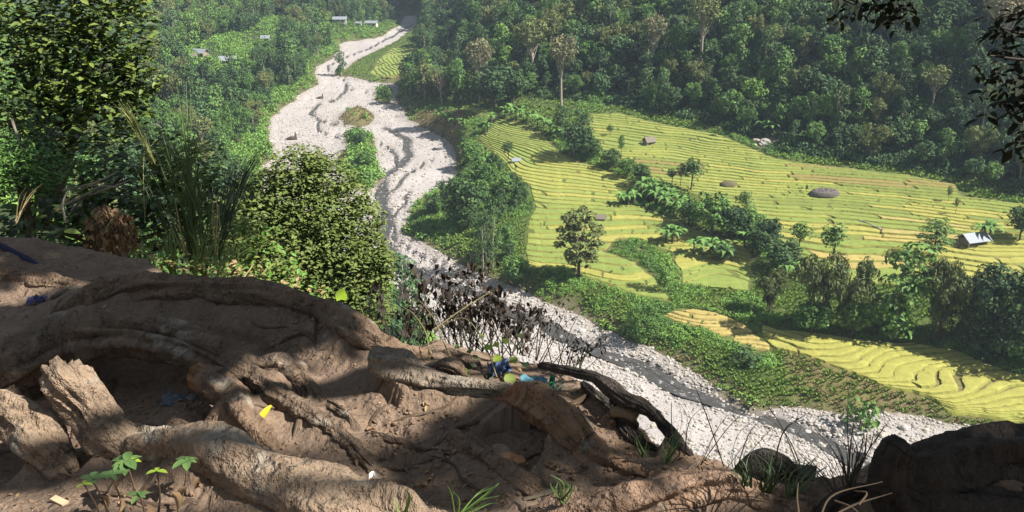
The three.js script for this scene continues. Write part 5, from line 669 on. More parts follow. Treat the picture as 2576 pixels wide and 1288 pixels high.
bushOf('leafy_tree', 'glossy-leaved tree at the upper left corner with sunlit leaf whorls', 'tree', hb(120, 11.4), [[110, 40, 11, 0.55, 609], [230, 30, 11, 0.5, 522], [20, 90, 11, 0.55, 522], [290, 90, 10.8, 0.42, 435], [170, 130, 11, 0.5, 435], [-60, 200, 11, 0.6, 406], [60, 230, 10.9, 0.5, 435], [180, 230, 10.8, 0.42, 406], [270, 200, 10.7, 0.4, 435], [335, 165, 10.7, 0.22, 159], [345, 215, 10.6, 0.26, 203], [300, 270, 10.7, 0.33, 290], [120, 300, 10.8, 0.42, 319], [-20, 320, 10.8, 0.5, 319], [250, 330, 10.6, 0.3, 188], [40, -60, 11.2, 0.6, 435], [200, -70, 11.2, 0.6, 377], [310, -20, 11, 0.35, 232]], { seed: 2001, leaf: 0.088, mats: [LM.gloss, LM.gloss, LM.gloss2, LM.dark, LM.dark], solo: 240, wood: 0.1 });
bushOf('small_leaved_tree', 'rounded olive tree with small dense leaves rising just beyond the ledge', 'tree', hb(790, 17.5), [[750, 440, 18, 0.55, 1489], [690, 480, 18, 0.5, 1117], [820, 460, 18, 0.55, 1489], [730, 520, 17.8, 0.65, 1702], [850, 520, 18, 0.62, 1702], [905, 560, 17.8, 0.5, 1276], [800, 560, 17.6, 0.6, 1596], [660, 560, 17.6, 0.55, 1276], [720, 620, 17.5, 0.6, 1436], [850, 620, 17.5, 0.62, 1649], [920, 640, 17.4, 0.45, 1117], [780, 680, 17.4, 0.65, 1489], [880, 700, 17.4, 0.55, 1383], [700, 690, 17.4, 0.55, 1117], [940, 700, 17.3, 0.35, 691], [610, 620, 17.6, 0.5, 1010], [560, 560, 17.8, 0.5, 840], [570, 640, 17.4, 0.5, 840], [960, 660, 17.3, 0.3, 420], [840, 760, 17.3, 0.6, 1223], [930, 770, 17.2, 0.45, 851], [610, 500, 18.2, 0.45, 691], [790, 410, 18.2, 0.28, 478]], { seed: 2002, leaf: 0.09, mats: [LM.olive, LM.olive, LM.olive2, LM.olive2, LM.gloss], blade: 'oval', wood: 0.16 });
bushOf('dark_thicket_bush', 'dark leafy bush filling the shade below the glossy-leaved tree', 'bush', hb(220, 9), [[200, 400, 9, 0.5, 260], [320, 430, 8.8, 0.45, 240], [420, 480, 8.6, 0.45, 240], [260, 500, 8.5, 0.5, 260], [120, 480, 8.6, 0.5, 240], [360, 560, 8.2, 0.45, 220], [20, 520, 8.5, 0.5, 220], [160, 570, 8, 0.45, 220], [460, 560, 8.2, 0.4, 220], [520, 500, 8.6, 0.3, 160], [60, 620, 7.6, 0.4, 180], [220, 620, 7.4, 0.35, 160]], { seed: 2003, leaf: 0.085, mats: [LM.dark, LM.fern, LM.dark, LM.gloss], solo: 0 });
bushOf('feathery_bush', 'bright green feathery bush at the left edge halfway up', 'bush', hb(60, 7.6), [[60, 400, 7.4, 0.2, 420], [20, 420, 7.4, 0.18, 320], [110, 425, 7.3, 0.16, 260], [70, 450, 7.3, 0.18, 280], [190, 410, 7.6, 0.13, 160]], { seed: 2004, leaf: 0.045, blade: 'lance', mats: [LM.brightGreen, LM.fern], wood: 0.03 });
bushOf('dark_rounded_bush', 'very dark fine-leaved bush at the left edge under the glossy-leaved tree', 'bush', hb(40, 8.6), [[50, 330, 8.6, 0.3, 420], [20, 290, 8.7, 0.28, 340], [90, 360, 8.6, 0.26, 300]], { seed: 2005, leaf: 0.05, blade: 'lance', mats: [LM.dark, LM.fern], wood: 0.03 });
bushOf('sunlit_leafy_shrub', 'shrub of small sunlit leaves behind the tall reed grass', 'bush', hb(470, 8.2), [[440, 390, 8.2, 0.2, 150], [500, 410, 8.2, 0.2, 160], [400, 420, 8.2, 0.16, 90], [470, 460, 8.1, 0.22, 150]], { seed: 2006, leaf: 0.06, mats: [LM.gloss, LM.gloss2], solo: 60, wood: 0.02 });
bushOf('yellowish_shrub', 'yellowish green leafy shrub at the foot of the small-leaved tree', 'bush', hb(620, 8), [[610, 600, 7.9, 0.18, 160], [660, 640, 7.8, 0.2, 190], [600, 660, 7.6, 0.16, 130], [720, 690, 7.4, 0.15, 130], [580, 570, 8, 0.14, 90]], { seed: 2007, leaf: 0.05, mats: [LM.gloss2, LM.brightGreen, LM.olive2], wood: 0.02 });
bushOf('withered_plant', 'withered brown plant with hanging dead leaves in front of the dark thicket', 'plant', hb(285, 6.4), [[265, 545, 6.2, 0.08, 110], [300, 570, 6.2, 0.09, 130], [255, 590, 6.1, 0.08, 110], [290, 620, 6, 0.09, 120], [240, 560, 6.2, 0.05, 50], [320, 610, 6.1, 0.05, 60]], { seed: 2008, leaf: 0.04, blade: 'dry', mats: [LM.brown, LM.tan, LM.brown], pitch: -0.9, wood: 0.012 });
bushOf('rim_weeds', 'low yellow-green weeds along the rim behind the crest root', 'weeds', hb(520, 5.4), [[400, 655, 5.3, 0.05, 60], [460, 660, 5.2, 0.06, 70], [520, 668, 5.2, 0.06, 70], [590, 680, 5.1, 0.05, 60], [350, 640, 5.4, 0.05, 60], [660, 700, 5, 0.05, 70], [730, 725, 4.9, 0.06, 80], [800, 745, 4.8, 0.06, 90]], { seed: 2009, leaf: 0.028, mats: [LM.gloss2, LM.brightGreen, LM.tan], wood: 0.006 });
// grasses: blades from a root point to photo points
function grass(name, label, base, blades, mat, w, seed) { const R = rng(seed), t = thing(name, label, 'grass', [base.x, base.y, base.z]), g = []; for (const [bx, by, bd, tx, ty, td, n, sp] of blades) for (let i = 0; i < n; i++) { const a = local(t, along(bx + (R() - 0.5) * sp * 0.5, by + (R() - 0.5) * 8, bd)), e = local(t, along(tx + (R() - 0.5) * sp * 1.6, ty + (R() - 0.5) * sp, td + (R() - 0.5) * 0.3)), up = a.distanceTo(e), m = a.clone().lerp(e, 0.55).add(V3((R() - 0.5) * 0.05, up * (0.06 + 0.08 * R()), 0)); const P = new THREE.CatmullRomCurve3([a, m, e]).getPoints(9), pos = [], idx = [], s = V3(R() - 0.5, 0, R() - 0.5).normalize(); P.forEach((p, k) => { const ww = w * (0.7 + 0.6 * R() * 0.3) * Math.pow(1 - k / 9, 0.6) + 0.0006; pos.push(p.x - s.x * ww, p.y, p.z - s.z * ww, p.x + s.x * ww, p.y, p.z + s.z * ww); if (k < 9) { const q = k * 2; idx.push(q, q + 1, q + 2, q + 2, q + 1, q + 3); } }); g.push(geo(pos, idx, null)); } mesh('blades', mergeGeometries(g), mat, t).userData.kind = 'stuff'; return t; }
const GM = { reed: leafM(0.06, 0.105, 0.025, 0, 0.6), reedDark: leafM(0.03, 0.055, 0.018, 0, 0.6), straw: leafM(0.42, 0.33, 0.16, 0, 0.8), green: leafM(0.13, 0.25, 0.04, 0, 0.6), stem: leafM(0.05, 0.045, 0.03, 0, 0.8) };
grass('reed_grass', 'tall dark reed grass standing up against the far forest', hb(500, 6.2), [[490, 650, 6, 462, 215, 6.1, 12, 34], [500, 650, 6, 430, 330, 6, 14, 80], [520, 660, 5.9, 500, 430, 6, 18, 100], [460, 650, 6, 400, 420, 6, 12, 90], [540, 655, 5.9, 560, 470, 6, 12, 70], [470, 300, 6.1, 400, 260, 6, 4, 20], [470, 400, 6.1, 380, 400, 5.9, 5, 30]], GM.reed, 0.005, 2101);
grass('feathered_reed', 'arching dark feathery reed leaning right over the small-leaved tree', hb(560, 6.4), [[545, 650, 6.2, 680, 345, 6.6, 9, 30], [560, 600, 6.2, 640, 440, 6.5, 12, 60], [590, 520, 6.3, 700, 360, 6.6, 9, 30], [560, 560, 6.2, 610, 410, 6.4, 10, 50], [600, 480, 6.4, 560, 440, 6.4, 6, 20]], GM.reedDark, 0.005, 2102);
grass('lower_grass', 'sunlit long grass at the foot of the tall reeds', hb(480, 5.6), [[440, 690, 5.4, 420, 590, 5.5, 26, 50], [500, 695, 5.3, 520, 590, 5.4, 34, 60], [560, 700, 5.3, 590, 610, 5.4, 26, 60], [380, 680, 5.5, 360, 600, 5.5, 16, 40]], leafM(0.14, 0.19, 0.04, 0, 0.6), 0.004, 2103);
grass('dry_stalks', 'pale dry stalks crossing the reeds and the withered plant', hb(420, 5.7), [[470, 640, 5.6, 420, 520, 5.6, 5, 30], [545, 640, 5.6, 540, 490, 5.7, 4, 20], [200, 590, 6, 290, 530, 6, 4, 20], [250, 600, 6, 300, 540, 6, 6, 30], [140, 530, 7, 300, 465, 7.2, 7, 24], [40, 560, 7, 90, 470, 7, 6, 30], [660, 690, 5, 700, 650, 5, 3, 10], [610, 700, 5, 640, 660, 5, 3, 10]], GM.straw, 0.003, 2104);
grass('plume_grass', 'arching yellowish grass plume hanging in front of the glossy-leaved tree', hb(330, 6.6), [[365, 560, 6.4, 372, 330, 6.4, 2, 4], [385, 410, 6.4, 300, 258, 6.3, 22, 26]], leafM(0.26, 0.27, 0.09, 0, 0.7), 0.0022, 2105);
{ const t = thing('bare_twigs', 'pale leafless twigs sticking out of the dark thicket at the left', 'twigs', [0, 0, 0]); t.position.copy(hb(240, 7.6)); const g = []; for (const a of [[140, 525, 8, 230, 490, 7.6, 330, 452, 7.5], [180, 530, 7.8, 250, 470, 7.5, 320, 475, 7.5], [160, 480, 7.8, 250, 455, 7.6, 300, 430, 7.6], [165, 560, 7.4, 158, 510, 7.4, 175, 470, 7.4], [30, 300, 8.4, 60, 420, 8.2, 20, 520, 8]]) { const p = []; for (let i = 0; i < 9; i += 3) p.push(local(t, along(a[i], a[i + 1], a[i + 2]))); g.push(tube(p, [0.012, 0.008, 0.004], 10, 5)); } mesh('twigs', mergeGeometries(g), M.paleBark, t); }

// ---- dead shrub on the rim: hanging dead leaves, backlight and shade put into the dark colour
{
  const R = rng(2201), root = near(1180, 890, 0), t = thing('dead_shrub', 'dark withered shrub with shrivelled hanging leaves against the white river', 'shrub', [root.x, root.y - 0.03, root.z]), g = [], L = [];
  const leafy = (p, k) => L.push([p.x + (R() - 0.5) * 0.02, p.y - 0.008, p.z + (R() - 0.5) * 0.02, k, R() * 6.3, -1.5 + R() * 1.3, (R() - 0.5) * 2]);
  for (let i = 0; i < 66; i++) {
    const f = R(), bx = 985 + 340 * f, by = 872 + (R() - 0.5) * 24, tx = bx + (R() - 0.5) * 150, ty = 664 + 90 * Math.pow(Math.abs(f - 0.38) * 1.6, 1.3) + 170 * R() * R(), q0 = near(bx, by), d = project(q0.x, GY, q0.z)[2] * 1.04 + R() * 0.2;
    const a = local(t, along(bx, by + 20, d + 0.06)), e = local(t, along(tx, ty, d + 0.1 + (R() - 0.5) * 0.3)), m = a.clone().lerp(e, 0.5).add(V3((R() - 0.5) * 0.09, 0, (R() - 0.5) * 0.05)); g.push(tube([a, m, e], [0.003, 0.002, 0.0009], 8, 4));
    const c = new THREE.CatmullRomCurve3([a, m, e]), nb = 3 + Math.floor(R() * 4); leafy(e, 0.012 + 0.016 * R());
    for (let k = 0; k < nb; k++) { const p = c.getPoint(0.32 + 0.66 * R()), s = V3((R() - 0.5) * 0.22, 0.02 + 0.07 * R(), (R() - 0.5) * 0.14), w = p.clone().add(s); g.push(tube([p, p.clone().lerp(w, 0.5).add(V3(0, 0.012, 0)), w], [0.0016, 0.0012, 0.0007], 4, 3)); leafy(w, 0.012 + 0.04 * R() * R()); if (R() < 0.7) leafy(p.clone().lerp(w, 0.6), 0.012 + 0.03 * R()); }
  }
  mesh('stems', mergeGeometries(g), GM.stem, t); spray(t, L, BL.crisp, [LM.black, LM.black, leafM(0.07, 0.045, 0.03, 0, 0.8)], 220, R);
}
{
  const R = rng(2202), root = near(1420, 915, 0), t = thing('dry_flower_stalks', 'thin dark stalks with tiny dry seed heads right of the dead shrub', 'plant', [root.x, root.y - 0.03, root.z]), g = [], L = [];
  for (let i = 0; i < 26; i++) { const f = R(), bx = 1300 + 170 * f, by = 890 + 60 * f, tx = bx + 10 + (R() - 0.3) * 120, ty = 690 + 140 * f + 90 * R(), d = project(near(bx, by).x, GY, near(bx, by).z)[2] * 1.03; const a = local(t, along(bx, by, d)), e = local(t, along(tx, ty, d + 0.05)), m = a.clone().lerp(e, 0.5).add(V3((R() - 0.5) * 0.05, 0.01, 0)); g.push(tube([a, m, e], [0.0025, 0.0018, 0.0008], 7, 4)); const c = new THREE.CatmullRomCurve3([a, m, e]); for (let k = 0; k < 7; k++) { const p = c.getPoint(0.45 + 0.55 * R()); L.push([p.x + (R() - 0.5) * 0.035, p.y + R() * 0.02, p.z + (R() - 0.5) * 0.03, 0.010 + 0.009 * R(), R() * 6.3, -0.6, R()]); } }
  mesh('stalks', mergeGeometries(g), GM.stem, t); spray(t, L, BL.dry, [LM.black], 0, R, 'seed_heads');
}
// ---- vine with round leaves, herb, weeds, stray blades
function leafAt(t, px, py, lift, size, blade, mat, yaw, pitch, roll = 0) { const p = local(t, along(px, py, lift)), o = mesh('leaf', blade, mat, t); o.position.copy(p); o.rotation.set(pitch, yaw, roll, 'YXZ'); o.scale.setScalar(size); return o; }
{
  const t = thing('heart_leaf_vine', 'vine with round yellow-green leaves among the litter behind the white root', 'vine', [0, 0, 0]); t.position.copy(near(1240, 930)); const d0 = 3.25, s = 0.04;
  for (const [x, y, k, m, yaw] of [[1172, 948, 1.0, LM.lime, 0.4], [1158, 930, 0.7, LM.lime, 2], [1228, 882, 0.72, LM.lime, 0.2], [1246, 874, 0.62, LM.lime, -0.5], [1276, 866, 0.68, LM.lime, 0.6], [1252, 912, 0.85, LM.lime, 0.1], [1290, 916, 0.85, LM.gloss2, -0.3], [1284, 965, 1.1, LM.gloss2, 0.2], [1200, 905, 0.6, LM.gloss, 0.8], [1178, 890, 0.55, LM.gloss, -0.7], [1150, 878, 0.5, LM.gloss, 0.3], [1215, 850, 0.5, LM.gloss2, 0.9], [1310, 850, 0.5, LM.gloss, 0], [1195, 925, 0.6, LM.dark, 1], [1235, 955, 0.7, LM.dark, 0.5], [1320, 925, 0.65, LM.dark, -0.6]]) leafAt(t, x, y, d0 - 0.02 * k, s * k, BL.heart, m, yaw, 0.75);
  const g = []; for (const a of [[1170, 945, 3.27, 1130, 890, 3.3, 1090, 800, 3.4, 1060, 760, 3.45], [1250, 950, 3.2, 1225, 880, 3.27, 1165, 800, 3.4, 1090, 830, 3.4], [1080, 900, 3.3, 1072, 840, 3.35, 1040, 790, 3.4, 1010, 770, 3.45], [1090, 830, 3.4, 1160, 780, 3.45, 1225, 740, 3.5, 1240, 735, 3.5]]) { const p = []; for (let i = 0; i < a.length; i += 3) p.push(local(t, along(a[i], a[i + 1], a[i + 2]))); g.push(tube(p, [0.003, 0.0025, 0.002, 0.0012], 16, 5)); } mesh('stem', mergeGeometries(g), leafM(0.2, 0.17, 0.07, 0, 0.7), t);
  const one = thing('lime_leaf_sprig', 'single bright lime leaf held up just behind the crest root', 'plant', [0, 0, 0]); one.position.copy(near(862, 790)); leafAt(one, 859, 757, 3.72, 0.05, BL.heart, new THREE.MeshPhysicalMaterial({ color: RGB(0.42, 0.62, 0.03), roughness: 0.5, transmission: 0.3, side: THREE.DoubleSide }), 0.2, 1.2); mesh('stem', tube([local(one, along(859, 758, 3.73)), local(one, along(866, 780, 3.75)), local(one, along(868, 815, 3.75))], [0.003, 0.003, 0.003], 6, 5), GM.green, one);
}
{
  const R = rng(2301), b = near(330, 1275), t = thing('young_herb', 'small herb with fresh green leaf rosettes growing at the bottom left', 'plant', [b.x, b.y, b.z]);
  for (const [x, y, n, s, m] of [[318, 1160, 8, 0.062, LM.herb], [470, 1158, 6, 0.045, LM.herb], [352, 1245, 5, 0.036, LM.herb], [232, 1205, 5, 0.04, LM.herb], [212, 1218, 3, 0.035, LM.lime], [280, 1195, 5, 0.04, LM.herb], [395, 1185, 3, 0.03, LM.lime]]) { const d = project(near(x, y, 0.1).x, GY + 0.1, near(x, y, 0.1).z)[2] * 1.06; for (let k = 0; k < n; k++) leafAt(t, x, y, d - 0.01 * R(), s * (0.6 + 0.5 * R()), BL.oval, k % 7 === 6 ? LM.lime : m, k * 6.283 / n + R() * 0.5, 0.15 - 0.3 * R(), 0); const a = local(t, along(x, y, d)), e = V3(a.x * 0.7, -0.03, a.z * 0.7); mesh('stem', tube([e, a.clone().lerp(e, 0.5).add(V3(0.01, 0, 0)), a], [0.004, 0.003, 0.002], 6, 5), leafM(0.12, 0.08, 0.05, 0, 0.8), t); }
  for (const [x, y, s] of [[430, 1240, 0.06], [300, 1255, 0.04], [370, 1270, 0.05], [470, 1225, 0.05], [255, 1250, 0.035], [500, 1200, 0.035]]) leafAt(t, x, y, project(near(x, y, 0.05).x, GY + 0.05, near(x, y, 0.05).z)[2] * 1.07, s, BL.dry, R() < 0.5 ? LM.brown : LM.tan, R() * 6, -0.9, R());
}
const nb = (x, y, h = 0) => near(x, y, h), dn = (x, y, h = 0) => { const p = near(x, y, h); return p.distanceTo(V3(0, EYE, 0)); };
grass('grass_sprout', 'single upright green grass blade at the bottom edge', nb(1010, 1300), [[1012, 1305, 2.48, 1003, 1222, 2.46, 2, 2]], GM.green, 0.006, 2402);
grass('grass_tuft', 'small tuft of arching green grass at the bottom centre', nb(1180, 1300), [[1150, 1300, 2.45, 1258, 1218, 2.45, 5, 8], [1165, 1300, 2.45, 1240, 1260, 2.42, 6, 30], [1150, 1300, 2.45, 1130, 1230, 2.42, 3, 20]], GM.green, 0.0016, 2403);
grass('shade_weed', 'little green weed in the shaded hollow beside the grey plank', nb(1410, 1270), [[1415, 1265, 2.5, 1400, 1205, 2.5, 7, 26], [1415, 1265, 2.5, 1425, 1220, 2.5, 6, 30]], GM.reed, 0.004, 2404);
grass('rim_stems', 'bundle of thin dark grass stems rising over the gravel at the right', nb(2140, 1235), [[2140, 1230, 2.6, 2140, 1080, 2.6, 12, 60], [2130, 1230, 2.6, 2060, 1100, 2.6, 8, 50], [2135, 1230, 2.6, 2190, 1090, 2.6, 7, 40], [2140, 1230, 2.6, 2140, 960, 2.6, 2, 6], [2130, 1230, 2.6, 2230, 1060, 2.6, 2, 10], [2100, 1240, 2.6, 2010, 1150, 2.6, 8, 40]], GM.stem, 0.0022, 2405);
grass('arching_stems', 'long thin arching stems in front of the gravel right of the black root', nb(1790, 1160), [[1720, 1150, 2.7, 1790, 1010, 2.7, 3, 20], [1760, 1170, 2.7, 1900, 1010, 2.7, 3, 20], [1820, 1170, 2.7, 1735, 960, 2.7, 2, 16], [1840, 1180, 2.7, 1930, 1060, 2.7, 4, 60], [1700, 1140, 2.7, 1690, 1020, 2.7, 3, 30], [1950, 1170, 2.6, 2040, 1040, 2.6, 3, 40], [2020, 1200, 2.6, 1920, 1030, 2.6, 2, 30]], GM.stem, 0.0018, 2406);
grass('dark_tuft', 'dark grass tuft between the broken stump and the orange root mound', nb(1930, 1225), [[1930, 1240, 2.45, 1940, 1160, 2.45, 26, 60], [1990, 1250, 2.4, 2050, 1170, 2.4, 26, 50], [1880, 1225, 2.5, 1870, 1150, 2.5, 14, 50]], GM.reedDark, 0.0028, 2407);
grass('green_rim_tuft', 'sparse greenish grass at the end of the reddish root by the rim', nb(1690, 1165), [[1680, 1165, 2.65, 1700, 1100, 2.65, 14, 50], [1620, 1150, 2.7, 1620, 1090, 2.7, 8, 40]], GM.reed, 0.0025, 2408);
{ const t = thing('dry_twigs', 'pale dry forked twigs in the bottom right corner before the black root', 'twigs', [0, 0, 0]); t.position.copy(near(2120, 1290)); const g = []; for (const a of [[2010, 1300, 2.18, 2005, 1250, 2.2, 2008, 1215, 2.22], [2060, 1310, 2.1, 2090, 1250, 2.12, 2220, 1212, 2.15], [2090, 1300, 2.08, 2150, 1270, 2.1, 2245, 1240, 2.12], [2100, 1260, 2.12, 2140, 1275, 2.1, 2170, 1300, 2.08], [2160, 1270, 2.1, 2180, 1240, 2.12, 2150, 1235, 2.13]]) { const p = []; for (let i = 0; i < 9; i += 3) p.push(local(t, along(a[i], a[i + 1], a[i + 2]))); g.push(tube(p, [0.0028, 0.0022, 0.001], 14, 6)); } mesh('twigs', mergeGeometries(g), leafM(0.085, 0.06, 0.035, 0, 0.9), t); }

// ---------------------------------------------------------------- huts, houses, stones in the fields
M.thatch = new THREE.MeshStandardMaterial({ color: RGB(0.27, 0.235, 0.19), roughness: 1, map: grainT });
M.tin = new THREE.MeshStandardMaterial({ color: RGB(0.36, 0.40, 0.46), roughness: 0.6, metalness: 0.1, map: grainT });
M.plaster = new THREE.MeshStandardMaterial({ color: RGB(0.72, 0.70, 0.66), roughness: 0.9 });
M.mud = new THREE.MeshStandardMaterial({ color: RGB(0.42, 0.35, 0.26), roughness: 1, map: grainT });
M.darkWood = new THREE.MeshStandardMaterial({ color: RGB(0.10, 0.08, 0.06), roughness: 0.9 });
M.post = new THREE.MeshStandardMaterial({ color: RGB(0.62, 0.58, 0.50), roughness: 0.9 });
const box = (w, h, d, x, y, z) => new THREE.BoxGeometry(w, h, d).translate(x, y, z);
function gable(w, d, rise, eave, th = 0.14) { const s = new THREE.Shape(); s.moveTo(-d / 2 - eave, -eave * rise / (d / 2)); s.lineTo(0, rise); s.lineTo(d / 2 + eave, -eave * rise / (d / 2)); s.lineTo(d / 2 + eave, -eave * rise / (d / 2) - th); s.lineTo(0, rise - th); s.lineTo(-d / 2 - eave, -eave * rise / (d / 2) - th); s.closePath(); const g = new THREE.ExtrudeGeometry(s, { depth: w + eave * 1.4, bevelEnabled: false }); g.translate(0, 0, -(w + eave * 1.4) / 2).rotateY(Math.PI / 2); return g; }
function hut(name, label, cat, px, py, wpx, o, group) { // o: w,d,h,rise,turn,roof,wall,open
  const p = at(px, py, 0, 60), w = sizeAt(p, wpx) * (o.wk || 0.9), d = w * (o.dk || 0.75), h = w * (o.hk || 0.4), t = thing(name, label, cat, [p.x, p.y, p.z], o.turn || 0, group);
  mesh('roof', gable(w, d, w * (o.rk || 0.3), 0.35 * w * 0.3).translate(0, h, 0), o.roof, t);
  for (const sx of [-1, 1]) for (const sz of [-1, 1]) mesh('post', new THREE.CylinderGeometry(0.09, 0.11, h + 0.6, 7).translate(sx * w * 0.46, h / 2 - 0.3, sz * d * 0.46), M.post, t);
  if (o.wall) { if (o.open) mesh('wall', mergeGeometries([box(w * 0.92, h * 0.98, 0.1, 0, h * 0.49, -d * 0.42), box(0.1, h * 0.98, d * 0.8, -w * 0.45, h * 0.49, 0)]), o.wall, t); else { mesh('wall', box(w * 0.88, h * 0.98, d * 0.86, 0, h * 0.49, 0), o.wall, t); mesh('door', box(w * 0.2, h * 0.75, 0.08, -w * 0.12, h * 0.375, d * 0.445), M.darkWood, t); const wn = mesh('window', box(w * 0.16, h * 0.3, 0.08, w * 0.22, h * 0.58, d * 0.445), M.darkWood, t); } }
  if (o.deck) mesh('platform', box(w * 0.9, 0.14, d * 0.85, 0, h * 0.25, 0), M.darkWood, t);
  return t;
}
hut('thatched_hut', 'small thatched hut with a pale front wall near the top of the right terraces', 'hut', 1632, 363, 28, { roof: M.thatch, wall: M.mud, turn: 0.5, hk: 0.42, rk: 0.36 });
hut('field_shelter', 'little open shelter with a grey roof beside the dark tree in the middle terraces', 'hut', 1298, 408, 24, { roof: M.tin, deck: 1, turn: 0.2, hk: 0.3, rk: 0.22 });
hut('straw_shelter', 'low brown straw-roofed shelter behind the big lone tree', 'hut', 1512, 552, 26, { roof: M.thatch, deck: 1, turn: -0.2, hk: 0.26, rk: 0.3 });
{ const t = hut('tin_roof_house', 'house with a shiny tin roof and white posts at the right end of the terraces', 'house', 2446, 612, 62, { roof: M.tin, wall: new THREE.MeshStandardMaterial({ color: RGB(0.20, 0.18, 0.16), roughness: 0.95 }), open: 1, turn: 0.32, dk: 0.62, hk: 0.26, rk: 0.2 }); mesh('floor', box(5.4, 0.5, 3.4, 0, -0.1, 0), M.mud, t); }
hut('hillside_house', 'blue-grey tin-roofed house in the clearing on the left hillside', 'house', 574, 160, 40, { roof: M.tin, wall: M.mud, turn: 0.3, hk: 0.3, rk: 0.2 });
hut('hillside_hut', 'grey-roofed hut at the left end of the hillside clearing', 'hut', 505, 140, 34, { roof: M.tin, wall: M.mud, turn: -0.3, hk: 0.3, rk: 0.22 });
hut('hillside_hut', 'second lower hut just left of the grey-roofed hillside hut', 'hut', 486, 145, 20, { roof: M.thatch, wall: M.mud, turn: 0.2, hk: 0.32, rk: 0.25 });
hut('hillside_hut', 'tiny tin-roofed hut beside the yellow strip high on the left hillside', 'hut', 668, 101, 22, { roof: M.tin, wall: M.mud, turn: 0.1, hk: 0.32, rk: 0.25 });
hut('far_house', 'white far house leftmost at the head of the valley', 'house', 856, 60, 34, { roof: M.tin, wall: M.plaster, turn: 0.1, hk: 0.42, rk: 0.14 });
hut('far_house', 'white far house nearest the end of the river', 'house', 936, 68, 30, { roof: M.tin, wall: M.plaster, turn: -0.1, hk: 0.42, rk: 0.14 });
hut('far_house', 'small pale far house between the two white ones', 'house', 902, 64, 16, { roof: M.tin, wall: M.plaster, turn: 0, hk: 0.45, rk: 0.18 });
{ const p = at(2074, 490, 0, 60), R = rng(3001), w = sizeAt(p, 76), t = thing('stone_mound', 'long flat-topped heap of grey stones in the right terraces', 'stone mound', [p.x, p.y, p.z], 0.05); const g = new THREE.SphereGeometry(1, 24, 10, 0, 6.2832, 0, 1.5708); const q = g.attributes.position; for (let i = 0; i < q.count; i++) q.setXYZ(i, q.getX(i) * w * 0.48, Math.min(0.85, q.getY(i) * 1.5) * w * 0.18, q.getZ(i) * w * 0.3); g.computeVertexNormals(); const mr = [[0.17, 0.15, 0.145], [0.24, 0.215, 0.21], [0.13, 0.115, 0.11]].map(c => new THREE.MeshStandardMaterial({ color: RGB(...c), map: grainT, roughness: 1 })); mesh('core', g, mr[0], t); for (let i = 0; i < 90; i++) { const a = R() * 6.28, k = Math.sqrt(R()), o = mesh('stone', ROCKS[i % 3], mr[i % 3], t); o.position.set(Math.cos(a) * k * w * 0.46, (k < 0.75 ? 0.84 : lerp(0.84, 0.2, (k - 0.75) * 4)) * w * 0.18, Math.sin(a) * k * w * 0.28); o.scale.setScalar(0.22 + 0.22 * R()); o.rotation.y = R() * 6; } }
{ const p = at(1832, 466, 0, 60), w = sizeAt(p, 44), g = new THREE.SphereGeometry(1, 20, 10); const q = g.attributes.position; for (let i = 0; i < q.count; i++) { const k = 1 + 0.2 * vn3(q.getX(i) * 2, q.getY(i) * 2, q.getZ(i) * 2); q.setXYZ(i, q.getX(i) * w * 0.5 * k, q.getY(i) * w * 0.26 * k, q.getZ(i) * w * 0.4 * k); } g.computeVertexNormals(); const o = mesh('brown_mound', g, new THREE.MeshStandardMaterial({ color: RGB(0.17, 0.15, 0.08), map: grainT, roughness: 1 })); o.position.copy(p); tag(o, 'low grey-brown overgrown mound in the middle of the right terraces', 'mound'); }
